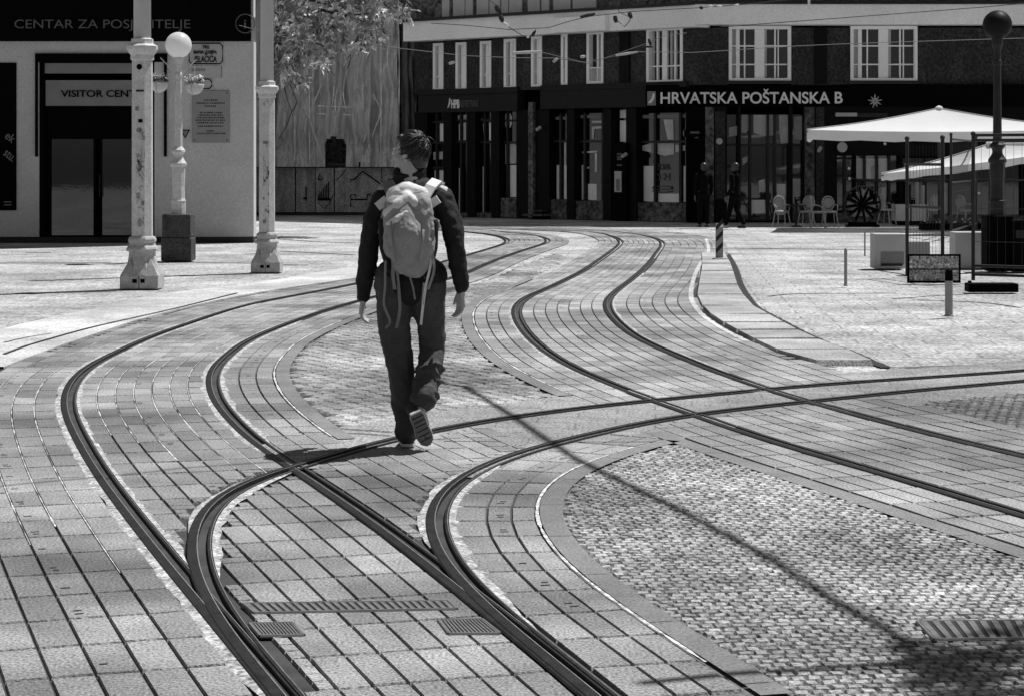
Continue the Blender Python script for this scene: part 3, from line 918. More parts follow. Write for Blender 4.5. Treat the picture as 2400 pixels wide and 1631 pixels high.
def frame_plate(name, label, x0, x1, y0, y1, lines, m_panel, cat='sign', border=True, chamfer=6):
    r = empty(name, label=label, cat=cat)
    mb = MB(); V.rect(mb, x0, x1, y0, y1, .002, .02); p = mb.build('panel', m_panel, r)
    if border:
        mb = MB()
        i, c = 2.5, chamfer
        pts = [(x0 + i + c, y0 + i), (x1 - i - c, y0 + i), (x1 - i, y0 + i + c), (x1 - i, y1 - i - c), (x1 - i - c, y1 - i), (x0 + i + c, y1 - i), (x0 + i, y1 - i - c), (x0 + i, y0 + i + c), (x0 + i + c, y0 + i)]
        mb.tube([V.P(*V.px(a, b_, .02), .02) for a, b_ in pts], .014, 6)
        mb.build('border', M['black'], r)
    for t, a, b_, yb, h, bo in lines:
        V.text('lettering', t, a, b_, yb, h, M['black'], r, .034, bo)
    return r
frame_plate('street_sign', 'pale street name plate with a black rounded border reading JELAČIĆA', 441, 524, 100, 153,
            [('TRG', 474, 490, 115, 8, .006), ('BANA JOSIPA', 454, 508, 127, 8, .006), ('JELAČIĆA', 455, 508, 147, 15, .002)], M['palegrey'])
ip = frame_plate('info_plate', 'thin bordered plate of faint small print right under the street name plate', 442, 519, 155, 183, [], M['palegrey'], border=False)
m = MB()
for k in range(9): V.rect(m, 449 + k * 3.6, 451.6 + k * 3.6, 161, 168, .02, .023)
V.rect(m, 518, 519.5, 155, 183, .02, .025)
m.build('small_print', M['signgrey'], ip)
frame_plate('number_plate', 'small house number plate with black border, half hidden by the flower basket', 462, 499, 184, 211, [], M['palegrey'])
pq = empty('memorial_plaque', label='dark grey stone plaque engraved with lines of text on the plaster wall', cat='plaque')
p = one(V, 'stone_slab', M['midgrey'], pq, 450, 538, 213, 336, .003, .035, bevel=.008)
m = MB()
rl = random.Random(3)
for yy, x0, x1 in ((234, 478, 508), (241, 460, 526), (248, 480, 506), (263, 468, 520), (269, 465, 522), (275, 462, 525), (281, 458, 528), (287, 462, 526), (295, 464, 522), (306, 484, 502), (312, 462, 526)):
    x = x0
    while x < x1:
        wd = rl.uniform(1.2, 3.4); V.rect(m, x, x + wd, yy, yy + 3.4, .036, .038); x += wd + rl.uniform(.7, 2.2)
m.build('engraved_text', M['dark'], p)
m = MB()
for x, y in ((456, 219), (532, 219), (456, 329), (532, 329)):
    m.ball(V.P(*V.px(x, y, .035), .035), .013, 8, 6)
m.build('fixing_bolts', M['black'], pq)
tr = empty('shield_sticker', label='small dark triangular shield fixed to the plaster left of the plaque', cat='shield')
m = MB()
def tri(mb, pts, o0, o1):
    a = [V.P(*V.px(x, y, o1), o0) for x, y in pts]; b_ = [V.P(*V.px(x, y, o1), o1) for x, y in pts]
    n_ = len(pts)
    mb.add(a + b_, [tuple(range(n_)), tuple(range(n_, 2 * n_))[::-1]] + [(i, n_ + i, n_ + (i + 1) % n_, (i + 1) % n_) for i in range(n_)])
tri(m, [(422, 305), (446, 305), (434, 326)], .003, .012); m.build('rim', M['dark'], tr)
m = MB(); tri(m, [(426.5, 307.5), (441.5, 307.5), (434, 321)], .012, .016); m.build('field', M['signgrey'], tr)

# ------------------------------------------------------------------ scaffolded building behind the person
S0 = Plane((-9.0, 62.9), (-3.47, 62.9))
sc = empty('scaffolded_building', label='tall building wrapped in pale scaffold netting, torn low down', cat='building')
m = MB(); m.box(-16, -2.98, 64.2, 80, 0, 21); build_each(m, 'wall', M['stone2'], sc)
def netting(name, x0, x1, ytop, ybot, mt, seed, holes=()):
    u0, _ = S0.px(x0, 400); u1, _ = S0.px(x1, 400)
    zt = H - (ytop - HZ) / F * 62.9; zb = H - (ybot - HZ) / F * 62.9
    nu, nz = 150, 110
    mb = MB(); vs = []
    for j in range(nz + 1):
        for i in range(nu + 1):
            u = u0 + (u1 - u0) * i / nu; z = zb + (zt - zb) * j / nz
            lift = abs(math.sin((z - 0.5) / 1.55 * math.pi))          # tied down at each scaffold lift
            bay = (u - u0) / 0.86
            o = .30 * lift * abs(math.sin(bay * math.pi)) ** .6 + .38 * abs(mnoise.noise((u * 4.6, z * .45, seed))) + .10 * mnoise.noise((u * 10, z * .9, seed + 4)) +   .22 * abs(mnoise.noise((u * 2.2 + z * .9, u * .4 - z * .4, seed + 8)))
            vs.append(S0.P(u + .05 * mnoise.noise((u, z, seed)), z, o + .15))
    fs_ = []
    for j in range(nz):
        for i in range(nu):
            sx = x0 + (x1 - x0) * (i + .5) / nu; sy = ybot + (ytop - ybot) * (j + .5) / nz
            if any(a < sx < b_ and sy > c_ + 26 * mnoise.noise((sx * .09, 2, seed)) + (abs(sx - (a + b_) / 2) / (b_ - a)) ** 2 * 60 for a, b_, c_ in holes): continue
            k = j * (nu + 1) + i
            fs_.append((k, k + 1, k + nu + 2, k + nu + 1))
    mb.add(vs, fs_)
    return mb.build(name, mt, sc, smooth=True)
def folds():
    for k, pts in enumerate((((540, 560), (470, 740), (412, 900), (440, 1000), (530, 1270)), ((850, 590), (910, 740), (960, 860), (900, 1040), (830, 1260)), ((970, 170), (900, 340), (830, 530), (830, 900)), ((960, 280), (966, 700), (960, 1270)), ((1100, 30), (1104, 640), (1098, 1250)),
                 ((700, 540), (672, 700), (690, 850)), ((590, 560), (600, 700), (585, 820)), ((760, 350), (690, 480), (620, 640)), ((1030, 180), (1010, 520)), ((1060, 560), (1050, 900)), ((480, 820), (740, 830)), ((480, 880), (735, 890)), ((640, 640), (610, 800), (640, 980)), ((410, 560), (415, 1240)), ((880, 930), (830, 1100)), ((300, 900), (300, 1240)))):
        q = catmull([(x, y) for x, y in pts], 6) if len(pts) > 2 else np.array(pts, float)
        mb = MB(); m_ = len(q)
        mb.tube([S0.P(*S0.px(600 + x / 3.29, y / 3.29, .45), .45 + .02 * math.sin(i)) for i, (x, y) in enumerate(q)], [.006 + .014 * math.sin(math.pi * (i + .5) / m_) for i in range(m_)], 5)
        mb.build('lit_net_fold', M['fold'], sc)
folds()
netting('netting', 560, 936, -260, 392, M['net'], 1.0, ((764, 812, 322), (842, 850, 378)))
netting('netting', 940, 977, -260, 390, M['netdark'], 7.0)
m = MB()
for x in (640, 690, 740, 790, 845, 896, 935, 972):
    m.tube([S0.P(*S0.px(x, 396, .05), .05), S0.P(S0.px(x, 396, .05)[0], 9, .05)], .03, 6)
for z in (1.75, 3.3, 4.85, 6.4):
    m.tube([S0.P(-1, z, .02), S0.P(6.0, z, .02)], .03, 6)
m.build('scaffold_tubes', M['dark'], sc)
m = MB(); S0.box(m, -1, 6, 1.50, 1.58, -.7, .12); m.build('scaffold_deck', M['dark'], sc)
ho = empty('hoarding', label='low grey site hoarding printed with line drawings of houses under the netting', cat='hoarding')
m = MB()
for a, b_ in ((560, 691), (694, 738), (740, 782), (785, 894), (896, 978)):
    S0.rect(m, a, b_, 394.5, 498, .16, .22)
build_each(m, 'board_panels', M['hoard'], ho)
m = MB(); S0.rect(m, 560, 978, 499, 505, .0, .18); m.build('base_rail', M['dark'], ho)
m = MB()
def hl(pts, r=.022):
    m.tube([S0.P(*S0.px(640 + x / 8.3, 380 + y / 8.3, .225), .225) for x, y in pts], r, 5)
hl([(1510, 400), (1510, 345), (1580, 345), (1740, 185), (2100, 440)]); hl([(1510, 880), (1510, 640), (1610, 640), (1610, 735), (1510, 735)]); hl([(1610, 735), (1830, 735), (1830, 640), (1900, 640)])
hl([(870, 730), (1110, 730)], .04)
for k, x in enumerate(range(880, 1110, 33)): hl([(x, 720), (x, 640 - 42 * k)], .018)
hl([(880, 350), (905, 240), (970, 340), (880, 350)], .02); hl([(1220, 370), (1350, 240), (1420, 140)], .012)
hl([(2230, 350), (2330, 350)]); hl([(880, 800), (1000, 920), (1110, 790), (1170, 620)], .012); hl([(640, 480), (640, 760)], .02); hl([(590, 710), (660, 710)], .03)
m.build('printed_drawing', M['black'], ho)

# ------------------------------------------------------------------ bank building
B = Plane((5.0, 55.2), (20.0, 55.2))                # frontal wing
A = Plane((-2.95, 61.9), (5.0, 55.2))               # angled wing
LW = (Vector((5.0, 55.2)) - Vector((-2.95, 61.9))).length
bk = empty('bank_building', label='dark marble bank building with white upper windows and a pale cornice', cat='building')
def wing(pl, u0, u1):
    m = MB(); pl.box(m, u0, u1, 5.32, 20, -6, .02); return m
m = MB()
m.prism([(-2.95, 61.9), (5.0, 55.2), (20, 55.2), (20, 75), (-2.95, 75)], 5.9, 14.0)
m.build('upper_wall', M['stone2'], bk)
m = MB()
m.prism([(-2.6, 62.4), (5.0, 56.0), (20, 56.0), (20, 75), (-2.6, 75)], 0.0, 5.9)
m.build('inner_wall', M['black'], bk)
# cornice
m = MB()
A.box(m, -.05, LW + .2, 5.24, 5.82, -.3, .45); B.box(m, -.2, 15, 5.30, 5.84, -.3, .45)
m.build('cornice', M['cornice'], bk, bevel=.01)
m = MB()
A.box(m, -.05, LW + .2, 5.82, 5.90, -.3, .56); B.box(m, -.2, 15, 5.84, 5.92, -.3, .56)
m.build('cornice_cap', M['dark'], bk)
m = MB(); A.rect(m, 1290, 1418, 40, 75, .45, .62); m.build('cornice_box', M['cornice'], bk)
# upper storey panels, only their feet are in the picture
for x0, x1 in ((1039, 1056), (1065, 1092), (1094, 1111), (1120, 1148), (1150, 1175), (1178, 1194), (1196, 1226), (1240, 1268), (1272, 1290), (1300, 1340), (1345, 1400)):
    m = MB(); u0 = A.px(x0, 20)[0]; u1 = A.px(x1, 20)[0]
    A.box(m, u0, u1, 5.95, 8.2, 0, .06); m.build('balcony_panel', M['palegrey'], bk)
m = MB()
for k in range(6): B.box(m, .5 + 2.5 * k, 2.0 + 2.5 * k, 7.2, 9.2, 0, .05)
build_each(m, 'upper_shutters', M['palegrey'], bk)

# stone band with windows
def window(pl, x0, x1, y0, y1, cols, bar, wide_l=3.0):
    u0, z1 = pl.px(x0, y0); u1, z0 = pl.px(x1, y1)
    z1 = (z1 + pl.px(x1, y0)[1]) / 2; z0 = (z0 + pl.px(x0, y1)[1]) / 2
    wn_ = empty('window'); wn_.parent = bk
    fr = MB(); t = .085
    pl.box(fr, u0, u0 + t, z0, z1, -.22, .03); pl.box(fr, u1 - t, u1, z0, z1, -.22, .03)
    pl.box(fr, u0 + t, u1 - t, z1 - t, z1, -.22, .027); pl.box(fr, u0 + t, u1 - t, z0, z0 + t * .8, -.22, .027)
    fr.build('window_frame', M['wframe'], wn_)
    wid = u1 - u0
    mu = MB()
    for f, wd in cols:
        c_ = u0 + wid * f; pl.box(mu, c_ - wd / 2, c_ + wd / 2, z0 + t * .8 + .002, z1 - t - .002, -.15, -.07)
    for f in bar:
        zc = z0 + (z1 - z0) * f; pl.box(mu, u0 + t + .002, u1 - t - .002, zc - .018, zc + .018, -.14, -.075)
    mu.build('mullions', M['wframe'], wn_)
    for f0, f1 in ((.06, .13), (.56, .62)) if wid > 1 else ():
        cu = MB(); pl.box(cu, u0 + wid * f0, u0 + wid * f1, z0 + .08, z1 - .09, -.159, -.152); cu.build('curtain', M['palegrey'], wn_)
    gl = MB(); pl.box(gl, u0 + t, u1 - t, z0 + .05, z1 - .05, -.2, -.16); gl.build('pane', M['glass'], wn_)
    si = MB(); pl.box(si, u0 - .06, u1 + .06, z0 - .09, z0 - .002, -.1, .10); si.build('sill', M['dark'], wn_)
    return u0, u1
WA = [(1016, 1040, 102, 213), (1069, 1094, 100, 212), (1126, 1152, 97, 210), (1182, 1210, 92, 208), (1246, 1271, 86, 204), (1316, 1331, 80, 200), (1376, 1415, 74, 197)]
WB = [(1516, 1601, 65, 194), (1708, 1854, 62, 190), (1993, 2150, 62, 190)]
holes_a = [window(A, *q, cols=[(.46, .11)], bar=[.3]) for q in WA[:5]] + [window(A, *WA[5], cols=[], bar=[.3]), window(A, *WA[6], cols=[(.55, .07)], bar=[])]
holes_a.append(window(A, *WB[0], cols=[(.25, .05), (.45, .16), (.74, .05)], bar=[.30]))
holes_b = [window(B, *q, cols=[(.15, .10), (.26, .035), (.5, .26), (.75, .04), (.80, .03)], bar=[.3, .64]) for q in WB[1:]]
m = MB(); pi = MB()
def piers(pl, holes, us, ue):
    e = [us] + [v for h in sorted(holes) for v in h] + [ue]
    for i in range(0, len(e), 2):
        a, b_ = e[i], e[i + 1]
        if b_ - a < .05: continue
        pl.box(m, a, b_, 3.70, 5.24, -.3, 0)
        if b_ - a > .9:
            c_ = (a + b_) / 2; pl.box(pi, c_ - .17, c_ + .17, 3.72, 5.23, 0, .05)
piers(A, holes_a, 0, LW); piers(B, holes_b, .0, 15)
build_each(m, 'stone_band', M['stone'], bk)
build_each(pi, 'dark_pilasters', M['fascia'], bk)
# railings in two small windows
for x0, x1 in ((1321, 1330), (1382, 1412)):
    m = MB()
    u0, _ = A.px(x0, 180); u1, _ = A.px(x1, 180)
    for k in range(int((u1 - u0) / .07) + 1): A.box(m, u0 + k * .07, u0 + k * .07 + .018, 3.83, 4.25, -.02, .0)
    A.box(m, u0, u1, 4.25, 4.28, -.02, .0)
    m.build('window_railing', M['wframe'], bk)
# sign bands
m = MB(); A.rect(m, 980, 1212, 222, 263, -.25, .10)
sb1 = m.build('sign_band', M['fascia2'], bk)
A.text('lettering', 'HPB', 1058, 1077, 254, 20, M['white'], sb1, .115, .03)
A.text('lettering', 'NEKRETNINE', 1078, 1121, 252, 17, M['faint'], sb1, .115, .0)
m = MB(); u, z = A.px(1054, 243, .112)
m.tube([A.P(u - .08, z - .14, .112), A.P(u - .04, z - .09, .112), A.P(u + .0, z + .02, .112), A.P(u + .01, z + .15, .112)], [.012, .025, .028, .02], 6)
m.build('swoosh_emblem', M['white'], sb1)
m = MB(); A.rect(m, 975, 1212, 208, 221, -.25, .12); A.rect(m, 1266, 1608, 196, 209, -.25, .13)
build_each(m, 'ledge', M['fascia2'], bk)
m = MB(); A.rect(m, 1266, 1513, 210, 254, -.25, .10); sb2 = m.build('sign_band', M['fascia2'], bk)
# the long sign spans the corner on a straight board
L0 = Plane((AT(1513, 230, 55.6)[0], 55.6), (15.5, 54.95))
m = MB(); L0.rect(m, 1513, 2500, 199, 251, -.10, .12); sb3 = m.build('sign_board', M['black'], bk)
L0.text('lettering', 'HRVATSKA POŠTANSKA B', 1548, 1975, 243, 27, M['white'], sb3, .135, .018)
m = MB(); L0.rect(m, 1517, 1537, 215, 248, .12, .128); m.build('emblem_panel', M['signgrey'], sb3)
m = MB(); u, z = L0.px(1526, 231, .14)
m.tube([L0.P(u - .07, z - .13, .14), L0.P(u + .0, z - .09, .14), L0.P(u + .055, z + .0, .14), L0.P(u + .075, z + .13, .14)], [.02, .042, .045, .03], 6)
m.build('swoosh_emblem', M['white'], sb3)
# shop fronts: piers, stall risers, glazing bars, panes
def bay(pl, x0, x1, ytop, ybot, yst, cols, bars, frost=None, stall='stone2', band=None):
    u0, z1 = pl.px(x0, ytop); u1, z0 = pl.px(x1, ybot)
    zs = pl.px((x0 + x1) / 2, yst)[1]; z0 = 0.0
    sh = empty('shopfront'); sh.parent = bk
    g_ = MB(); pl.box(g_, u0, u1, zs, z1, -.34, -.3); g_.build('pane', M['glass'], sh)
    if zs > .1:
        s_ = MB(); pl.box(s_, u0, u1, 0, zs, -.34, -.06); s_.build('stall_riser', M[stall], sh)
    b_ = MB()
    for f in cols:
        c_ = u0 + (u1 - u0) * f; pl.box(b_, c_ - .035, c_ + .035, zs, z1, -.298, -.2)
    for y in bars:
        zc = pl.px((x0 + x1) / 2, y)[1]; pl.box(b_, u0, u1, zc - .03, zc + .03, -.298, -.21)
    if b_.v: b_.build('glazing_bars', M['dark'], sh)
    if frost:
        f_ = MB()
        for fa, fb, y0, y1 in frost:
            za = pl.px((x0 + x1) / 2, y0)[1]; zb = max(zs, pl.px((x0 + x1) / 2, y1)[1])
            pl.box(f_, u0 + (u1 - u0) * fa + .04, u0 + (u1 - u0) * fb - .04, zb, za, -.2999, -.292)
        build_each(f_, 'frosted_film', M['frost'], sh)
    if band:
        f_ = MB(); za = pl.px((x0 + x1) / 2, band[0])[1]; zb = pl.px((x0 + x1) / 2, band[1])[1]
        pl.box(f_, u0 + .02, u1 - .02, zb, za, -.29, -.27); f_.build('lettered_band', M['signgrey'], sh)
    return (u0, u1)
us = []
us.append(bay(A, 1001, 1039, 264, 505, 463, [.3, .8], [286, 336, 394], [(0, .8, 400, 463), (.32, .8, 290, 332)]))
us.append(bay(A, 1058, 1095, 264, 507, 500, [.3, .72], [283, 334], [(0, .28, 395, 500), (.72, 1, 395, 500), (0, .25, 290, 330), (.74, 1, 288, 328)]))
us.append(bay(A, 1114, 1151, 264, 508, 500, [.3, .76], [283, 334], [(0, .28, 392, 500), (.76, 1, 392, 500), (.4, .7, 288, 330)]))
us.append(bay(A, 1170, 1210, 262, 510, 465, [.2, .85], [283, 335], [(.2, .85, 388, 463), (.0, .2, 388, 463), (.25, .8, 341, 384)]))
us.append(bay(A, 1287, 1328, 268, 514, 469, [.38, .8], [332], [(0, .38, 388, 468), (.42, .8, 388, 468), (.8, 1, 388, 468)], band=(274, 281)))
us.append(bay(A, 1346, 1413, 266, 517, 472, [.2, .83], [332], [(0, .2, 388, 470), (.83, 1, 388, 470), (.22, .6, 432, 470)], band=(270, 277)))
us.append(bay(A, 1432, 1467, 256, 519, 515, [], [], [(.1, 1, 283, 333), (.1, 1, 258, 277)]))
us.append(bay(A, 1491, 1607, 266, 520, 476, [.29, .8], [333], [(0, .28, 390, 474), (.81, 1, 390, 474), (.3, .8, 455, 475)], band=(269, 277)))
m = MB()
e = [0] + [v for h in sorted(us) for v in h] + [LW]
for i in range(0, len(e), 2):
    if e[i + 1] - e[i] > .02: A.box(m, e[i] + .001, e[i + 1] - .001, 0, 3.12, -.36, 0)
build_each(m, 'piers', M['fascia'], bk)
m = MB()
for x0, x1 in ((1238, 1249),): A.rect(m, x0, x1, 240, 511, 0, .12)
m.build('stone_pilaster', M['stone2'], bk)
m = MB(); A.rect(m, 1224, 1272, 503, 507, .0, .5); A.rect(m, 1250, 1270, 493, 497, .0, .3); build_each(m, 'door_steps', M['stone2'], bk)
ub = []
ub.append(bay(B, 1704, 1730, 269, 520, 519, [], [340, 391], None))
ub.append(bay(B, 1736, 1850, 269, 520, 519, [.21, .58, .72], [341], [(.22, .56, 470, 502), (.74, .98, 432, 505)]))
ub.append(bay(B, 1858, 1883, 269, 520, 480, [], [341], [(0, 1, 420, 462)]))
ub.append(bay(B, 1962, 2004, 300, 520, 500, [.5], [372], None))
ub.append(bay(B, 1999 + 8, 2110, 366, 520, 500, [.22, .5, .78], [424], [(.0, .22, 372, 420), (.22, .5, 372, 420), (.5, .78, 372, 420)]))
ub.append(bay(B, 2116, 2400, 372, 520, 505, [.2, .4, .6, .8], [424], None))
m = MB(); ew = [0] + [v for h in sorted(ub) for v in h] + [15]
for i in range(0, len(ew), 2):
    if ew[i + 1] - ew[i] > .01: B.box(m, ew[i], ew[i + 1], 0, 3.12, -.36, 0)
B.box(m, B.px(1962, 300)[0], 15, B.px(2050, 366)[1], 3.12, -.358, -.002)
build_each(m, 'piers', M['fascia'], bk)
m = MB(); B.rect(m, 1653, 1673, 252, 522, 0, .14); B.rect(m, 1887, 1909, 252, 522, 0, .14)
build_each(m, 'stone_column', M['stone2'], bk)
m = MB(); B.rect(m, 1676, 1700, 262, 468, 0, .05); B.rect(m, 1912, 1932, 252, 520, 0, .06)
build_each(m, 'marble_panel', M['stone'], bk)
m = MB(); B.rect(m, 1610, 1648, 250, 522, 0, .2); m.build('corner_pier', M['black'], bk)
# window lettering
L1 = A
u0, z = A.px(1539, 399, -.28)
A.text('window_lettering', 'ZONA', 1539, 1571, 399, 15, M['faint'], bk, -.285, .0)
A.text('window_lettering', '0-24', 1539, 1571, 424, 17, M['faint'], bk, -.285, .0)
m = MB(); u, z = A.px(1552, 441, -.27)
ringp = [A.P(u + .33 * math.cos(a), z + .045 * math.sin(a), -.27) for a in np.linspace(0, 2 * math.pi, 30)]
m.tube(ringp, .018, 6); m.tube([A.P(u - .33, z - .09, -.27), A.P(u, z - .13, -.27), A.P(u + .33, z - .09, -.27)], .02, 6)
m.build('window_emblem', M['faint'], bk)
# bright reflections in the bank door fanlight, painted as pale shapes
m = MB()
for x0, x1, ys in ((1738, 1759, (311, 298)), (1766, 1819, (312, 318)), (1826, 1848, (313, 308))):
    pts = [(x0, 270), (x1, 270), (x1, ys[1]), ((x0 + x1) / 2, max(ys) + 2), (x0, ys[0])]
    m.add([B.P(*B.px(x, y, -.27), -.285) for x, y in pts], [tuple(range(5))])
build_each(m, 'fanlight_reflection', M['palegrey'], bk)

# reflections in the shop glass, painted as pale panels
def reflection(pl, px, o=-.283, mt='reflection'):
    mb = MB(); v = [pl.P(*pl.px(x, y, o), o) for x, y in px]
    mb.add(v, [tuple(range(len(v)))]); mb.build('painted_reflection', M[mt], bk)
def oval(cx, cy, rx, ry, n=18): return [(cx + rx * math.cos(t), cy + ry * math.sin(t)) for t in np.linspace(0, 2 * math.pi, n, endpoint=False)]
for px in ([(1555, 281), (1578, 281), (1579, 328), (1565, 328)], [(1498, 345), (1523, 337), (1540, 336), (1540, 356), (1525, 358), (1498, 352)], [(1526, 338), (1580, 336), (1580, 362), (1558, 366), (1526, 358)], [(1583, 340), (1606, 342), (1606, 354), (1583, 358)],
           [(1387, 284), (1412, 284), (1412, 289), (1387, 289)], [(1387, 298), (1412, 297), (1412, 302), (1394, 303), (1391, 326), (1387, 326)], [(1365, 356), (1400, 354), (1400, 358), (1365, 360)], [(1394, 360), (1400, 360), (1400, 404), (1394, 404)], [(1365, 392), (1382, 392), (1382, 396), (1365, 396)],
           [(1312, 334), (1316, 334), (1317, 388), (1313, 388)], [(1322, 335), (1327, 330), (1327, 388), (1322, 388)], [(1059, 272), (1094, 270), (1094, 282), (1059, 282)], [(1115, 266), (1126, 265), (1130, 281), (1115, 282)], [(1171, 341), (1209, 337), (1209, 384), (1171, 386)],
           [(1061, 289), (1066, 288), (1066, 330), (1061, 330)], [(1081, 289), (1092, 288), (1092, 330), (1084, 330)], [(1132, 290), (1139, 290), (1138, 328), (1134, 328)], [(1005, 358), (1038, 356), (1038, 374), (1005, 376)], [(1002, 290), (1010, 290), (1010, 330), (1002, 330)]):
    reflection(A, px, -.282)
reflection(A, oval(1191, 283, 9, 20), -.281, 'frost')
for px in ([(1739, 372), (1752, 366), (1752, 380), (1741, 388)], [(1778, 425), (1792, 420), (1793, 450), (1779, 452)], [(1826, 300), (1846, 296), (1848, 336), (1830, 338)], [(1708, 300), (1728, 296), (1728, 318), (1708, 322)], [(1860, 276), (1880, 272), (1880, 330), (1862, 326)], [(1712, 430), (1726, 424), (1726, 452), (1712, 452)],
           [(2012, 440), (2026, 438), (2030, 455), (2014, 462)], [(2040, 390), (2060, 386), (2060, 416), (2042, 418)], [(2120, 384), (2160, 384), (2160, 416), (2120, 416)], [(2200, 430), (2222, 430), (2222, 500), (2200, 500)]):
    reflection(B, px, -.282)

# small fittings on the bank front
st_ = empty('star_emblem', label='pale metal star ornament on the dark sign board above the parasols', cat='emblem')
m = MB(); u, z = L0.px(2051, 238, .2)
for k in range(9):
    a = 2 * math.pi * k / 9 + .2; r_ = .16 if k % 2 else .19
    m.tube([L0.P(u, z, .17), L0.P(u + r_ * math.cos(a), z + r_ * math.sin(a), .19)], [.035, .008], 6)
m.build('rays', M['palegrey'], st_)
m = MB(); m.ball(L0.P(u, z, .17), .05, 10, 6); m.build('boss', M['midgrey'], st_)
lb = empty('lamp_box', label='flat pale strip lamp on the bank wall just above the big parasol', cat='lamp')
one(B, 'housing', M['palegrey'], lb, 1960, 2009, 265, 274, .0, .22, bevel=.01); one(B, 'bracket', M['dark'], lb, 2009, 2080, 266, 275, .0, .1)
for (x, y, lab) in ((1686, 332, 'round white wall sign on the marble beside the bank door'), (1974, 346, 'round grey disc sign hanging below the left of the big parasol')):
    d = empty('disc_sign', label=lab, cat='sign')
    m = MB(); u, z = B.px(x, y, .3)
    rr = .085 if x < 1800 else .135
    c_ = Vector(B.P(u, z, .3))
    m.lathe([(rr, -.012), (rr * 1.02, 0), (rr, .012)], 24)
    o = m.build('disc', M['palegrey'], d, loc=c_); o.rotation_euler = (R(90), 0, 0)
    m = MB(); m.tube([c_ + Vector((0, .012, 0)), c_ + Vector((0, .28, 0))], .015, 6); m.build('bracket', M['dark'], d)
for (pl, x, y, dx, dy, lab) in ((A, 1266, 300, -6, 5, 'white security camera on the wall beside the recessed door'), (A, 1468, 362, -8, 6, 'small camera beside the cash machine'), (B, 1923, 348, -5, 7, 'pale spotlight camera on the pier left of the disc sign')):
    c_ = empty('security_camera', label=lab, cat='camera')
    u, z = pl.px(x, y, .2); u2, z2 = pl.px(x + dx, y + dy, .3)
    m = MB(); m.tube([pl.P(u, z, .2), pl.P(u2, z2, .34)], [.055, .045], 10); m.build('housing', M['palegrey'], c_)
    m = MB(); m.tube([pl.P(u, z, .2), pl.P(u, z, .0)], .02, 6); m.build('bracket', M['dark'], c_)
am = empty('cash_machine', label='dark cash machine with a pale screen set in the bank front', cat='cash machine')
one(A, 'cabinet', M['black'], am, 1434, 1468, 336, 519, -.05, .12)
one(A, 'keypad_panel', M['palegrey'], am, 1440, 1456, 402, 451, .12, .15)
one(A, 'screen', M['glass'], am, 1443.5, 1452.5, 421, 448, .15, .155)
m = MB()
for y in (360, 367, 372, 386): A.rect(m, 1446, 1457, y, y + 4, .12, .125)
m.build('printed_lines', M['faint'], am)
ps = empty('projecting_sign', label='dark projecting sign with dim lettering on the corner pier', cat='sign')
one(B, 'sign_box', M['black'], ps, 1604, 1640, 305, 322, .2, .5)
m = MB(); B.rect(m, 1618, 1639, 309, 314, .5, .505); B.rect(m, 1630, 1637, 321, 325, .2, .5); m.build('lettering_strip', M['faint'], ps)
m = MB(); u, z = B.px(1607, 313, .5); m.ball(B.P(u, z, .35), (.06, .06, .11), 10, 8); m.build('end_cap', M['signgrey'], ps)
# ================================================================== STREET OBJECTS
# ------------------------------------------------------------------ tall tram poles
OCT = math.pi / 8
def tall_pole():
    r = empty('tram_pole', label='x', cat='pole')
    b = MB()
    b.box(-.245, .245, -.245, .245, 0, .165)
    # broached corners from the square plinth up to the octagonal flare
    b.lathe([(.262, .15), (.255, .18), (.222, .25), (.195, .32), (.180, .40), (.172, .47)], 8, OCT)
    for sx in (-1, 1):
        for sy in (-1, 1):
            b.add([(sx * .245, sy * .245, .166), (sx * .245, sy * .075, .166), (sx * .075, sy * .245, .166), (sx * .125, sy * .125, .40)], [(0, 1, 3), (0, 3, 2), (1, 2, 3), (0, 2, 1)])
    b.build('base', M['polebase'], r)
    b = MB(); b.lathe([(.172, .47), (.208, .48), (.212, .505), (.20, .53), (.178, .555), (.172, .585), (.185, .60), (.187, .63), (.172, .66), (.150, .67)], 8, OCT)
    b.build('base_ring', M['polebase'], r)
    b = MB(); b.lathe([(.140, .66), (.136, 2.98)], 8, OCT); b.build('lower_shaft', M['pole'], r)
    b = MB(); b.lathe([(.137, 2.96), (.155, 2.97), (.155, 3.03), (.175, 3.05), (.205, 3.10), (.208, 3.145), (.18, 3.165), (.15, 3.175), (.146, 3.20), (.146, 3.235), (.12, 3.25)], 8, OCT)
    b.build('collar', M['pole'], r)
    b = MB(); b.lathe([(.114, 3.24), (.105, 8.6)], 20); b.build('upper_shaft', M['poleup'], r, smooth=True)
    b = MB()
    b.box(-.085, -.025, -.249, -.244, .075, .125); b.box(.02, .075, -.249, -.244, .075, .125)
    b.box(-.004, .004, -.250, -.244, .0, .165)
    b.build('inspection_slots', M['black'], r)
    return r
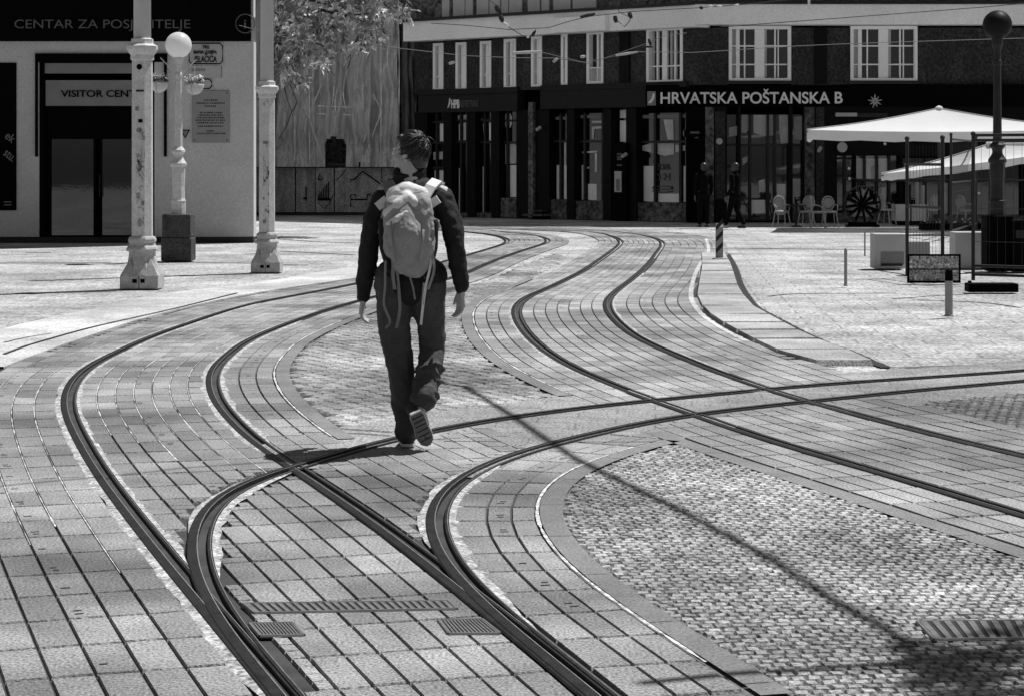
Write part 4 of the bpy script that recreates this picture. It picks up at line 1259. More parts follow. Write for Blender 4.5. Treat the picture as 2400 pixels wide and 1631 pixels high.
def stickers(r, lst, seed):
    rr = random.Random(seed)
    for (x, z, w, h, mt, shape) in lst:
        b = MB(); o = -.1325 - rr.random() * .001
        if shape == 'round':
            pts = [(x + w / 2 * math.cos(a), o, z + h / 2 * math.sin(a)) for a in np.linspace(0, 2 * math.pi, 18, endpoint=False)]
            b.add(pts, [tuple(range(18))])
        else:
            b.add([(x - w / 2, o, z - h / 2), (x + w / 2, o, z - h / 2), (x + w / 2, o, z + h / 2), (x - w / 2, o, z + h / 2)], [(0, 1, 2, 3)])
        b.build('sticker', M[mt], r)
    b = MB()
    for _ in range(34):          # pen scrawl and scratches
        x, z = rr.uniform(-.05, .05), rr.choice((rr.uniform(.9, 2.2), rr.uniform(1.5, 1.75)))
        pts = [(x, -.1335, z)]
        for k in range(rr.randint(2, 5)):
            pts.append((max(-.052, min(.052, pts[-1][0] + rr.uniform(-.03, .035))), -.1335, pts[-1][2] + rr.uniform(-.05, .05)))
        b.tube(pts, .0022, 4)
    b.build('graffiti', M['dark'], r)
P1 = tall_pole()
P1['label'] = 'nearer and thicker tall octagonal pale pole covered in stickers, left of the globe lamp'
P2 = copy_tree(P1)
for o, (sx, sy), lab, sc_ in ((P1, (327, 677), None, 1.0), (P2, (622, 639), 'farther tall octagonal pale pole at the right corner of the visitor centre', .875)):
    x, y = G(sx, sy); o.location = (x, y + .2, 0); o.scale = (sc_, sc_, sc_)
    o['group'] = 'tall tram poles'
    if lab: o['label'] = lab
stickers(P1, [(-.015, 2.87, .075, .075, 'black', 'round'), (-.008, 2.56, .10, .025, 'dark', 'r'), (-.045, 2.33, .045, .055, 'signgrey', 'r'), (.0, 2.17, .055, .045, 'black', 'r'), (.0, 2.17, .03, .02, 'palegrey', 'r'), (-.02, 2.05, .07, .06, 'signgrey', 'round'), (.04, 1.95, .04, .06, 'midgrey', 'r'), (-.03, 1.2, .05, .07, 'midgrey', 'r'), (.03, 1.1, .04, .05, 'signgrey', 'r'), (-.01, .85, .06, .12, 'midgrey', 'round')], 4)
stickers(P2, [(-.01, 2.2, .09, .05, 'signgrey', 'r'), (-.04, 1.25, .03, .04, 'signgrey', 'r'), (-.03, .86, .05, .06, 'signgrey', 'r'), (.0, 1.05, .03, .04, 'midgrey', 'r'), (.03, 2.9, .03, .03, 'midgrey', 'r'), (-.035, 2.85, .03, .05, 'midgrey', 'r')], 9)

# ------------------------------------------------------------------ globe lamps
def globe_lamp(x, y, label, dark=False, top=3.57, rad=.218):
    r = empty('globe_lamp', (x, y, 0), label=label, cat='street lamp', group='globe street lamps')
    b = MB()
    if not dark:
        b.box(-.25, .25, -.25, .25, 0, .385); b.box(-.235, .235, -.235, .235, .385, .77)
        b.build('stone_pedestal', M['granite'], r, bevel=.02)
    else:
        b.box(-.20, .20, -.2, .2, 0, .83); b.build('stone_pedestal', M['black'], r, bevel=.02)
    z0 = .77 if not dark else .83
    pm = M['pole'] if not dark else M['dark']
    prof = [(.12, z0), (.12, z0 + .20), (.126, z0 + .21), (.126, z0 + .225), (.115, z0 + .23), (.105, z0 + .26), (.100, z0 + .45), (.112, z0 + .66), (.112, z0 + .78), (.135, z0 + .80), (.138, z0 + .84), (.115, z0 + .87), (.08, z0 + .93), (.075, z0 + .97), (.085, z0 + 1.0), (.115, z0 + 1.03), (.112, z0 + 1.06), (.085, z0 + 1.09), (.065, z0 + 1.12), (.066, z0 + 1.2), (.055, z0 + 2.25), (.065, z0 + 2.27), (.066, z0 + 2.32), (.05, z0 + 2.35), (.05, z0 + 2.45), (.058, z0 + 2.50), (.085, z0 + 2.57), (.085, top - rad + .02)]
    b = MB(); b.lathe(prof, 10, .31); b.build('post', pm, r)
    b = MB(); b.ball((0, 0, top), rad, 32, 20); b.build('globe', M['globedark'] if dark else M['globe'], r, smooth=True)
    return r
lx, ly = G(412.5, 613)
LP1 = globe_lamp(lx, ly + .25, 'white globe street lamp with two hanging flower baskets on a dark stone pedestal')
rx, ry = G(2345, 637)
LP2 = globe_lamp(rx, ry + .2, 'dark globe street lamp rising behind the parasols at the right edge', dark=True, top=H + (378 - 59) / F * (ry + .2))
b = MB()
for s, zt in ((-1, 3.36), (1, 3.33)):
    b.tube([(s * .05, 0, 3.10), (s * .30, 0, zt)], .009, 6)
b.build('basket_arms', M['pole'], LP1)
b = MB()
for k in range(5):
    z = 1.15 + k * .2
    b.tube([(.075 + .001 * k, -.08, z), (.10, -.10, z + .02)], .012, 6)
def basket(sx, sy, label, seed):
    Y = ly + .25; c = Vector(AT(sx, sy, Y)); rr = random.Random(seed)
    r = empty('flower_basket', c, label=label, cat='flower basket', group='flower baskets on the globe lamp')
    b = MB(); b.lathe([(.002, -.155)] + [(.155 * math.cos(a), .155 * math.sin(a)) for a in np.linspace(-1.45, 0, 9)] + [(.158, .02), (.145, .02), (.14, 0)], 20)
    b.build('bowl', M['pole'], r, smooth=True)
    b = MB(); b.tube([(-.03, -.157 * math.cos(a), -.157 * math.sin(a)) for a in np.linspace(-.2, 1.6, 10)], .012, 5); b.build('bowl_band', M['palegrey'], r)
    b = MB(); b.tube([(0, 0, .05), (0, 0, .30)], .006, 5); b.build('hanger', M['pole'], r)
    lf, fl = MB(), MB()
    for k in range(230):
        a = rr.uniform(0, 6.28); d = .16 * math.sqrt(rr.random()); p = Vector((d * math.cos(a), d * math.sin(a), .02 + rr.uniform(0, .09) + (.0 if d < .12 else -.02)))
        n_ = Vector((rr.uniform(-1, 1), rr.uniform(-1, 1), rr.uniform(-.2, 1))).normalized(); t = n_.orthogonal().normalized(); q = n_.cross(t)
        s_ = rr.uniform(.012, .026)
        dst = fl if (k % 4 == 0) else lf
        zz = Vector((0, 0, .07)) if dst is fl else Vector((0, 0, 0))
        dst.add([p + zz + t * s_, p + zz + q * s_ * .6, p + zz - t * s_, p + zz - q * s_ * .6], [(0, 1, 2, 3)], rr.uniform(.1, .35) if dst is lf else 1.0)
    lf.build('foliage', M['leaf'], r); fl.build('blossoms', M['globe'], r)
    return r
basket(373, 196, 'left flower basket, hanging between the sticker covered pole and the globe lamp', 1)
basket(456, 201, 'right flower basket, hanging in front of the house number plate', 2)

# ------------------------------------------------------------------ tree behind the farther pole
tr_ = empty('tree', label='leafy tree with sunlit leaves hanging in front of the scaffold netting', cat='tree')
TY = 46.0
b = MB()
base = Vector((AT(612, 400, TY)[0], TY + 1.2, 0))
b.tube([base, base + Vector((.0, 0, 1.6)), base + Vector((.15, 0, 3.2)), base + Vector((.35, -.3, 5)), base + Vector((.6, -.3, 8))], [.17, .15, .13, .11, .06], 10)
for sx, sy in ((700, 60), (760, 110), (850, 50), (900, 30), (680, 150), (800, 20)):
    e = Vector(AT(sx, sy, TY + random.uniform(-.8, .8)))
    s_ = base + Vector((.25, -.1, 3.6 + random.uniform(0, 1.5)))
    mid = s_.lerp(e, .5) + Vector((0, 0, .3)); b.tube([s_, mid, e], [.06, .04, .015], 6)
for pts in (((660, 170), (672, 230), (684, 262), (670, 300), (655, 325)), ((668, 165), (690, 225), (697, 240), (686, 262)), ((818, 100), (822, 140), (815, 160))):
    b.tube([AT(x, y, TY) for x, y in pts], .012, 5)
b.build('trunk', M['bark'], tr_, smooth=True)
def crown(name, blobs, n_, seed):
    rr = random.Random(seed); mb = MB()
    tot = sum(q[2] * q[3] for q in blobs)
    for (sx, sy, rx_, rz_) in blobs:
        for _ in range(int(n_ * rx_ * rz_ / tot)):
            while True:
                ux, uy, uz = rr.uniform(-1, 1), rr.uniform(-1, 1), rr.uniform(-1, 1)
                L = ux * ux + uy * uy + uz * uz
                if .12 < L < 1: break
            c_ = Vector(AT(sx + ux * rx_, sy + uz * rz_, TY + uy * 1.1))
            if mnoise.noise(c_ * 1.7) < -.03: continue
            # a hanging sprig of leaflets
            dirn = Vector((rr.uniform(-1, 1), rr.uniform(-1, 1), rr.uniform(-1.2, .1))).normalized()
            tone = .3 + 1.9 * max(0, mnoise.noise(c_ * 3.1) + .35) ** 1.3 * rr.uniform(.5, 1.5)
            for k in range(4):
                p = c_ + dirn * .055 * k
                n2 = Vector((rr.uniform(-.7, .9), rr.uniform(-.9, .5), rr.uniform(.2, 1))).normalized()
                t = (dirn + Vector((rr.uniform(-.6, .6), rr.uniform(-.6, .6), rr.uniform(-.6, .2)))).normalized()
                q = n2.cross(t).normalized(); s_ = rr.uniform(.065, .12)
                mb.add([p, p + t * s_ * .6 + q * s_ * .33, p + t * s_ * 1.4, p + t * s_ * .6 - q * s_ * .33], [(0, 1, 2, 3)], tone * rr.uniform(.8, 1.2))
    return mb.build(name, M['leaf'], tr_)
BL = [(672, 40, 45, 60), (690, 120, 48, 40), (668, 165, 30, 28), (720, 60, 60, 60), (735, 150, 45, 30), (780, 40, 70, 50), (785, 110, 45, 28), (850, 25, 60, 35), (860, 80, 42, 24), (925, 22, 40, 22), (948, 28, 18, 12), (760, -80, 170, 70), (900, -60, 90, 60), (700, 190, 20, 16), (838, 105, 16, 14)]
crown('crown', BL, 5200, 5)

# ------------------------------------------------------------------ parasols
def parasol(name, label, apex, corners, val, pole_to, ribs=True):
    r = empty(name, label=label, cat='parasol', group='white cafe parasols')
    A_ = Vector(apex); C_ = [Vector(c) for c in corners]
    m = MB(); n_ = 8
    for i in range(4):
        a, b_ = C_[i], C_[(i + 1) % 4]
        vs, fs_ = [], []
        for k in range(n_ + 1):
            e = a.lerp(b_, k / n_); e = e - Vector((0, 0, .06 * math.sin(math.pi * k / n_)))
            for j in range(n_ + 1):
                t = j / n_
                p = A_.lerp(e, t); p.z -= .10 * math.sin(math.pi * t) * (.5 + .8 * math.sin(math.pi * k / n_))
                vs.append(p)
        for k in range(n_):
            for j in range(n_):
                q = k * (n_ + 1) + j; fs_.append((q, q + 1, q + n_ + 2, q + n_ + 1))
        m.add(vs, fs_)
    m.build('canopy', M['canvas'], r)
    m = MB()
    for i in range(4):
        a, b_ = C_[i], C_[(i + 1) % 4]; vs = []
        for k in range(17):
            e = a.lerp(b_, k / 16) - Vector((0, 0, .06 * math.sin(math.pi * k / 16)))
            vs += [tuple(e), (e.x + .02 * math.sin(k * 2.1), e.y + .02 * math.cos(k * 1.7), e.z - val - .015 * (k % 3))]
        m.add(vs, [(2 * k, 2 * k + 1, 2 * k + 3, 2 * k + 2) for k in range(16)])
    m.build('valance', M['canvas'], r)
    m = MB(); m.tube([(A_.x, A_.y, 0), (A_.x, A_.y, A_.z - .02)], .035, 10); m.build('mast', M['steel'], r)
    m = MB()
    for c_ in C_:
        m.tube([A_ - Vector((0, 0, .08)), c_ - Vector((0, 0, .05))], .014, 6)
    m.build('ribs', M['steel'], r)
    m = MB()
    for c_ in C_:
        q = [A_.lerp(c_, t) for t in np.linspace(0, 1, 9)]
        m.tube([(p.x, p.y, p.z + .012 - .05 * math.sin(math.pi * i / 8)) for i, p in enumerate(q)], .012, 5)
    m.build('seams', M['palegrey'], r)
    m = MB(); m.lathe([(.10, -.02), (.09, .03), (.02, .07)], 10, 0, A_.x, A_.y, A_.z); m.build('cap', M['canvas'], r)
    m = MB(); m.box(A_.x - .3, A_.x + .3, A_.y - .3, A_.y + .3, 0, .08); m.build('base', M['dark'], r)
    return r
pa = AT(2201, 255, 49.9)
pz = AT(1892, 325, 48.2)[2] + .20
parasol('parasol', 'large square white parasol spread in front of the dark cafe front', pa,
        [(AT(1891, 318, 48.2)[0], 48.2, pz), (pa[0] + 3.2, 48.0, pz + .02), (pa[0] + 3.4, 51.7, pz + .10), (pa[0] - 2.8, 51.8, pz + .05)], .22, None)
t2 = AT(2066, 408, 45.8)
parasol('parasol', 'lower white parasol with a sloping edge, nearer and below the large one', AT(2320, 338, 46.6),
        [t2, AT(2640, 330, 45.6), AT(2660, 320, 47.7), AT(2250, 372, 47.7)], .15, None)

# ------------------------------------------------------------------ cafe chairs and table
def chair(label):
    r = empty('cafe_chair', label=label, cat='chair', group='oval backed chairs outside the bank')
    s = MB(); s.lathe([(.17, .36), (.185, .375), (.18, .40), (.12, .415)], 16); s.build('seat', M['chairpale'], r, smooth=True)
    for sx in (-1, 1):
        for sy in (-1, 1):
            m_ = MB(); m_.tube([(sx * .13, sy * .12, .37), (sx * .15, sy * .15, .18), (sx * .18, sy * .19, 0)], [.016, .014, .012], 6); m_.build('leg', M['chairpale'], r)
    m_ = MB(); m_.tube([(.15 * math.cos(a), .17 + .02 * math.sin(a), .60 + .17 * math.sin(a)) for a in np.linspace(0, 2 * math.pi, 25)], .016, 6)
    m_.tube([(-.1, .16, .40), (-.1, .17, .48)], .014, 6); m_.tube([(.1, .16, .40), (.1, .17, .48)], .014, 6)
    m_.build('back_frame', M['chairpale'], r)
    m_ = MB(); m_.lathe([(.10, -.008), (.128, 0), (.10, .008)], 20); o = m_.build('back_cushion', M['midgrey'], r, loc=(0, .175, .60)); o.rotation_euler = (R(90), 0, 0); o.scale = (1, 1.05, 1)
    for sx in (-1, 1):
        m_ = MB(); m_.tube([(sx * .14, .16, .56), (sx * .19, .02, .56), (sx * .17, -.1, .50), (sx * .15, -.1, .38)], .012, 6); m_.build('armrest', M['chairpale'], r)
    return r
ch0 = chair('single oval backed chair standing left of the small table, its back to the bank door')
spots = [(1832, 533, 0.25, None), (1890, 533, -.5, 'oval backed chair pulled up to the right of the small table'), (1918, 535, 1.5, 'oval backed chair seen edge on in the middle of the row'), (1945, 534, .1, 'oval backed chair with a dark back, nearest the big wheel')]
for i, (sx, sy, rz, lab) in enumerate(spots):
    o = ch0 if i == 0 else copy_tree(ch0)
    x, y = G(sx, sy); o.location = (x, y, 0); o.rotation_euler = (0, 0, rz)
    if lab: o['label'] = lab
tb = empty('cafe_table', (*G(1866, 533), 0), label='small dark round table between the oval backed chairs', cat='table')
m = MB(); m.lathe([(.24, .52), (.25, .535), (.24, .55)], 20); m.build('table_top', M['dark'], tb)
m = MB(); m.lathe([(.16, 0), (.15, .02), (.03, .05), (.025, .52)], 12); m.build('pedestal', M['dark'], tb)

# ------------------------------------------------------------------ big spoked wheel
wx, wy = G(2021, 533)
wh = empty('spoked_wheel', (wx, wy, .56), label='big dark spoked wheel standing upright under the parasol', cat='wheel')
m = MB(); m.tube([(.45 * math.cos(a), 0, .45 * math.sin(a)) for a in np.linspace(0, 2 * math.pi, 49)], .028, 8, cap=False); m.build('rim', M['steel'], wh)
m = MB()
for k in range(12):
    a = 2 * math.pi * k / 12 + .15; m.tube([(.05 * math.cos(a), 0, .05 * math.sin(a)), (.44 * math.cos(a), 0, .44 * math.sin(a))], [.022, .03], 6)
m.build('spokes', M['black'], wh)
m = MB(); m.ball((0, 0, 0), (.09, .08, .09), 16, 10); m.build('hub', M['black'], wh, smooth=True)
m = MB(); rr = random.Random(4)
for k in range(12):
    a = 2 * math.pi * (k + .5) / 12 + .15; w_ = rr.uniform(.06, .16); r1 = rr.uniform(.28, .4); r0 = rr.uniform(.1, .18)
    m.add([(r0 * math.cos(a), .03, r0 * math.sin(a)), (r1 * math.cos(a - w_), .03, r1 * math.sin(a - w_)), (r1 * math.cos(a + w_), .03, r1 * math.sin(a + w_))], [(0, 1, 2)])
m.build('glass_segments', M['midgrey'], wh)
m = MB(); m.box(-.35, .35, -.06, .06, -.56, -.45); m.box(-.4, -.3, -.2, .2, -.56, -.5); m.box(.3, .4, -.2, .2, -.56, -.5); m.build('stand', M['black'], wh)

# ------------------------------------------------------------------ cafe furniture in the shade
sv = empty('service_counter', (*G(2130, 527), 0), label='cloth covered service counter with a dark top right of the big wheel', cat='counter')
m = MB(); m.box(-.40, -.02, -.3, .3, .10, .53); m.box(.02, .40, -.3, .3, .10, .53); build_each(m, 'cloth_panels', M['palegrey'], sv)
m = MB(); m.box(-.35, .12, -.25, .25, .53, .64); m.build('dark_top', M['black'], sv)
m = MB(); m.box(-.38, .38, -.28, .28, 0, .1); m.build('plinth', M['black'], sv)
dr = empty('drapes', label='pale hanging drapes behind the counter under the parasols', cat='curtain')
for x0, x1, y0, y1 in ((2066, 2076, 440, 495), (2146, 2153, 428, 478), (2160, 2167, 435, 520)):
    one(B, 'drape', M['palegrey'], dr, x0, x1, y0, y1, .6, .64)
bx = empty('planter_box', (*G(2235, 540), 0), label='long dark planter with small pale flowers under the lower parasol', cat='planter')
m = MB(); m.box(-.8, 1.3, -.2, .2, 0, .16); m.build('trough', M['black'], bx)
m = MB(); rr = random.Random(8)
for k in range(150):
    p = Vector((rr.uniform(-.75, 1.25), rr.uniform(-.2, .15), .17 + rr.uniform(0, .12))); s_ = rr.uniform(.015, .03)
    m.add([p + Vector((s_, 0, 0)), p + Vector((0, 0, s_)), p - Vector((s_, 0, 0)), p - Vector((0, 0, s_))], [(0, 1, 2, 3)], .2 if k % 5 else 2.2)
m.build('flowers', M['leaf'], bx)
cn = empty('string_lights', label='thin cable with small round bulbs hanging under the parasols', cat='lights')
m = MB()
pts = [AT(1976, 418, 49), AT(2060, 424, 49), AT(2160, 426, 49), AT(2260, 420, 49), AT(2400, 424, 49)]
m.tube(pts, .012, 5); m.build('cable', M['wire'], cn)
for x, y in ((1990, 396), (1991, 420), (2074, 338), (2212, 456), (2286, 455), (2294, 454), (2340, 335)):
    m = MB(); m.ball(AT(x, y, 49), .035, 8, 6); m.build('bulb', M['palegrey'], cn, smooth=True)

# ------------------------------------------------------------------ temporary fences
def tubes(mb, a, b_, r_=.024): mb.tube([a, b_], r_, 8)
def fence(label, x0, y0, x1, y1, h, n_rails, mesh=True, feet=()):
    r = empty('site_fence', label=label, cat='fence', group='temporary fence panels')
    for (x, y) in ((x0, y0), (x1, y1)):
        m_ = MB(); m_.tube([(x, y, .02), (x, y, h)], .026, 8); m_.ball((x, y, h), .036, 8, 6); m_.build('post', M['steel'], r)
    m_ = MB()
    for z in n_rails: tubes(m_, (x0, y0, z), (x1, y1, z), .02)
    m_.build('rails', M['steel'], r)
    if mesh:
        m_ = MB(); L_ = math.hypot(x1 - x0, y1 - y0); k = int(L_ / .11)
        for i in range(1, k): 
            t = i / k; tubes(m_, (x0 + (x1 - x0) * t, y0 + (y1 - y0) * t, .12), (x0 + (x1 - x0) * t, y0 + (y1 - y0) * t, h - .1), .0022)
        for z in (.55, 1.0, 1.4): tubes(m_, (x0, y0, z), (x1, y1, z), .003)
        m_.build('wire_mesh', M['steel'], r)
    return r
gx = lambda sx, sy: G(sx, sy)
a = gx(2281, 661); fence('nearest wire fence panel, running out of the right edge over the black foot block', a[0], a[1], 8.4, 26.6, 2.02, (.10, .22, 1.93, 2.0))
b0 = gx(2209, 660); b1 = gx(2126, 648); fence('wire fence panel seen nearly edge on behind the patterned board', b0[0], b0[1], b1[0], b1[1], 1.97, (.14, 1.0, 1.6))
c0 = gx(2229, 565); c1_ = gx(2288, 545); fence('farther fence panel standing in front of the lower parasol', c0[0], c0[1], c1_[0], c1_[1], 2.2, (.2, 1.2, 2.1))
fb = empty('fence_foot', (*G(2330, 686), 0), label='low black block holding the foot of the nearest fence panel', cat='fence foot')
m = MB(); m.box(-.32, .31, 0, .25, 0, .11); m.build('block', M['black'], fb, bevel=.012)
m = MB(); m.box(-.3, -.26, .1, .15, .11, .14); m.build('socket', M['steel'], fb)
bd = empty('patterned_board', (*G(2189, 664), 0), label='low framed board with a mottled dark and pale print leaning by the fence', cat='board')
m = MB()
m.box(-.34, .34, .0, .02, 0, .38); m.build('panel', mat('mottled_print', .34, .7, var=.95, scale=11, fine=(34, .9)), bd)
m = MB()
for q in ((-.36, -.335, 0, .39), (.335, .36, 0, .39), (-.335, .335, .365, .39), (-.335, .335, 0, .03), (-.335, .335, .18, .192)): m.box(q[0], q[1], -.012, .03, q[2], q[3])
m.build('frame', M['black'], bd)

# ------------------------------------------------------------------ barriers, bollards, beacon
def block(sx0, sx1, sy0, sy1, dep, label, mt, inset=True):
    y = G(0, sy1)[1]; x0 = (sx0 - CX) / F * y; x1 = (sx1 - CX) / F * y; h = (sy1 - sy0) / F * y
    r = empty('barrier_block', ((x0 + x1) / 2, y, 0), label=label, cat='barrier', group='grey barrier blocks')
    w_ = (x1 - x0) / 2; m_ = MB(); m_.box(-w_, w_, 0, dep, 0, h); m_.build('body', M[mt], r, bevel=.012)
    if inset:
        m_ = MB(); m_.box(-w_ * .62, w_ * .9, -.012, .0, h * .12, h * .48); m_.build('recess_panel', M['signgrey'], r)
        m_ = MB(); m_.box(-w_ * .62, w_ * .8, -.02, .0, .045, .085); m_.build('foot_slot', M['dark'], r)
    return r
block(2051, 2122, 549, 631, .45, 'tallest grey barrier block, left of the patterned board', 'palegrey')
block(2128, 2180, 567, 612, .4, 'low grey barrier block just behind the patterned board', 'midgrey', False)
block(2238, 2322, 545, 630, .4, 'wide pale barrier block behind the fence, beside the black bin', 'palegrey', False)
bn = empty('litter_bin', (*G(2392, 636), 0), label='black square bin beside the dark globe lamp at the right edge', cat='bin')
m = MB(); m.box(-.19, .22, -.2, .2, 0, .77); m.build('body', M['black'], bn, bevel=.02)
m = MB(); m.box(-.12, .14, -.205, -.2, .5, .62); m.build('slot', M['dark'], bn)
def bollard(sx, sy, h, r_, label, mt, cap):
    o = empty('bollard', (*G(sx, sy), 0), label=label, cat='bollard')
    m_ = MB(); m_.lathe([(r_ * 1.3, 0), (r_ * 1.3, .012), (r_, .016), (r_, h), (r_ * .7, h + .01)], 14); m_.build('shaft', M[mt], o)
    m_ = MB(); m_.lathe([(r_ * 1.02, h - .002), (r_ * 1.05, h + .012), (r_ * .9, h + cap), (r_ * .3, h + cap + .02)], 14); m_.build('cap', M['black' if cap > .05 else mt], o)
    return o
bollard(1982, 671, .47, .022, 'thin grey bollard alone on the bright paving left of the fences', 'midgrey', .012)
bollard(2224, 742, .38, .042, 'grey bollard with a black cap in front of the patterned board', 'midgrey', .11)
bollard(2027, 601, .40, .014, 'very thin metal rod left of the tallest barrier block', 'midgrey', .01)
bc = empty('striped_beacon', (*G(1686, 612), 0), label='upright marker beacon with diagonal stripes at the end of the slab strip', cat='beacon')
m = MB(); m.box(-.062, .062, -.02, .02, .05, .62); m.build('board', M['midgrey'], bc, bevel=.006)
m = MB()
for k in range(3):
    z = .12 + .19 * k
    m.add([(-.058, -.0215, z), (.058, -.0215, z + .12), (.058, -.0215, z + .20), (-.058, -.0215, z + .08)], [(0, 1, 2, 3)])
m.build('stripes', M['dark'], bc)
m = MB(); m.add([(-.058, -.0212, .555), (.058, -.0212, .555), (.058, -.0212, .60), (-.058, -.0212, .60)], [(0, 1, 2, 3)]); m.build('reflector', M['white'], bc)
m = MB(); m.prism([(-.13, -.12), (.13, -.12), (.09, .12), (-.09, .12)], 0, .05); m.build('foot', M['palegrey'], bc, bevel=.01)

# ------------------------------------------------------------------ overhead wires
WY = 38.0
def wire(label, px, r_=.009, mt='wire', fit=(), Y=WY):
    r = empty('overhead_wire', label=label, cat='wire', group='overhead tram wires')
    m_ = MB(); m_.tube([AT(x, y, Y) for x, y in px], r_, 5); m_.build('cable', M[mt], r)
    for (x0, y0, x1, y1, rad, mt2) in fit:
        m_ = MB(); m_.tube([AT(x0, y0, Y - .02), AT((x0 + x1) / 2, (y0 + y1) / 2, Y - .02), AT(x1, y1, Y - .02)], [rad * .7, rad, rad * .6], 8); m_.build('insulator', M[mt2], r)
    return r
wire('overhead wire with dark insulators over the left of the pale cornice', [(1100, -30), (1165, 14), (1172, 30), (1178, 54), (1192, 64), (1224, 84), (1236, 86), (1246, 84), (1256, 70)], .008, 'wire',
     ((1163, 14, 1172, 32, .06, 'wire'), (1172, 36, 1178, 52, .05, 'wire'), (1180, 54, 1192, 63, .03, 'wirelight'), (1236, 82, 1238, 90, .03, 'wirelight'), (1246, 86, 1255, 73, .03, 'wire')))
wire('sagging thin dark wire crossing the left half of the pale cornice', [(1010, 55), (1090, 60), (1192, 70), (1285, 66), (1330, 52), (1378, 40), (1480, 28), (1640, 19), (1760, 10), (1900, -5)], .007, 'wire',
     ((1360, 41, 1395, 33, .035, 'wire'), (1640, 19, 1648, 19, .035, 'wire'), (1660, 16, 1670, 16, .03, 'wirelight'), (1680, 17, 1692, 17, .035, 'wirelight'), (1720, 16, 1732, 12, .03, 'wirelight')))
wire('hanging wire with two dark clamps over the middle of the cornice', [(1430, -10), (1452, 30), (1478, 42), (1480, 30)], .007, 'wire', ((1441, 38, 1444, 54, .045, 'wire'), (1474, 30, 1480, 44, .045, 'wire'), (1456, 56, 1460, 60, .03, 'wirelight')))
wire('thin dark wire drooping from the cornice clamps', [(1440, 44), (1458, 58), (1464, 64), (1474, 52), (1480, 40)], .008)
wire('pale wire strung low in front of the small upper windows', [(860, 100), (937, 114), (1086, 131), (1200, 136), (1299, 137), (1370, 147), (1443, 132), (1495, 122), (1620, 124), (1706, 119), (1860, 109), (1992, 103), (2400, 90)], .006, 'signgrey',
     ((1200, 125, 1270, 122, .03, 'palegrey'), (1052, 150, 1066, 146, .03, 'palegrey'), (1296, 146, 1308, 137, .03, 'palegrey'), (1443, 131, 1495, 122, .025, 'palegrey'), (1360, 134, 1372, 133, .03, 'palegrey')))
wire('second pale wire running under the first before the upper windows', [(1200, 128), (1270, 123), (1380, 150), (1500, 108), (1560, 84), (1610, 78)], .005, 'signgrey', ((1520, 92, 1526, 108, .03, 'wire'), (1506, 110, 1530, 111, .02, 'wire')))
wire('long dark wire rising across the right of the cornice', [(1690, 64), (1850, 52), (2050, 37), (2299, 18), (2500, 0)], .008)
wire('faint wire sloping across the scaffold netting', [(560, 60), (700, 96), (860, 112), (940, 116)], .005, 'signgrey')
hk = empty('wall_hook', label='short white hook hanging from the top of the cornice', cat='hook')
m = MB(); m.tube([AT(1896, -8, 54), AT(1896, 22, 54)], .035, 8); m.tube([AT(1896, -8, 54), AT(1886, -12, 54)], .025, 8); m.build('rod', M['white'], hk)

# cables high over the track, outside the frame, whose shadows cross the paving
def shade_cable(label, px, z, r_):
    r = empty('overhead_cable', label=label, cat='wire', group='cables above the crossing')
    pts = [Vector((*G(x, y), 0)) + SUN * (z / SUN.z) for x, y in px]
    m_ = MB(); m_.tube(pts, r_, 8); m_.build('cable', M['wire'], r)
shade_cable('thick cable high above the crossing that throws the diagonal shadow', [(985, 870), (1043, 899), (1090, 905), (1190, 965), (1350, 1075), (1600, 1198), (1800, 1305), (1960, 1410), (2080, 1475), (2160, 1540), (2330, 1640)], 6.2, .030)
shade_cable('thin cable whose faint shadow crosses the left paving', [(-60, 1150), (10, 1137), (230, 1118), (430, 1096), (660, 1080), (900, 1050)], 6.0, .012)
shade_cable('cable whose shadow lies along the lower right paving', [(1500, 1600), (1700, 1580), (1900, 1566), (2160, 1548), (2391, 1540), (2600, 1534)], 6.0, .028)

# ------------------------------------------------------------------ unseen tree added beyond the right edge to shade the lower right corner
t3 = empty('added_tree', label='unseen tree added outside the right edge to shade the lower right corner', cat='tree')
b = MB(); b.tube([(5.6, 8.9, 0), (5.55, 8.9, 2.5), (5.3, 8.8, 5), (5.0, 8.7, 8)], [.16, .14, .11, .06], 10)
for e_ in ((4.4, 8.3, 7.4), (5.0, 9.4, 7.9), (5.9, 8.5, 7.8)): b.tube([(5.3, 8.8, 5), e_], [.07, .02], 6)
b.build('trunk', M['bark'], t3)
rr = random.Random(21); mb = MB()
for _ in range(2300):
    while True:
        u_ = [rr.uniform(-1, 1) for _ in range(3)]
        if sum(q * q for q in u_) < 1: break
    c_ = Vector((5.45 + u_[0] * 1.05, 8.75 + u_[1] * .85, 8.0 + u_[2] * 1.2))
    if mnoise.noise(c_ * 1.9) < -.08: continue
    n2 = Vector((rr.uniform(-1, 1), rr.uniform(-1, 1), rr.uniform(.2, 1))).normalized(); t = n2.orthogonal().normalized(); q = n2.cross(t); s_ = rr.uniform(.05, .1)
    mb.add([c_ + t * s_, c_ + q * s_ * .6, c_ - t * s_, c_ - q * s_ * .6], [(0, 1, 2, 3)], rr.uniform(.4, 1.2))
mb.build('crown', M['leaf'], t3)  # crown of the added unseen tree
# dim chairs in the shade of the parasols
for sx, sy, rz_, lab in ((2078, 528, .9, 'oval backed chair in the deep shade between the big wheel and the counter'), (2192, 529, -.4, 'oval backed chair in the shade behind the fence posts, right of the counter'), (2262, 530, 2.2, 'oval backed chair in the deep shade under the lower parasol, right of the others')):
    o = copy_tree(ch0); o.location = (*G(sx, sy), 0); o.rotation_euler = (0, 0, rz_); o['label'] = lab
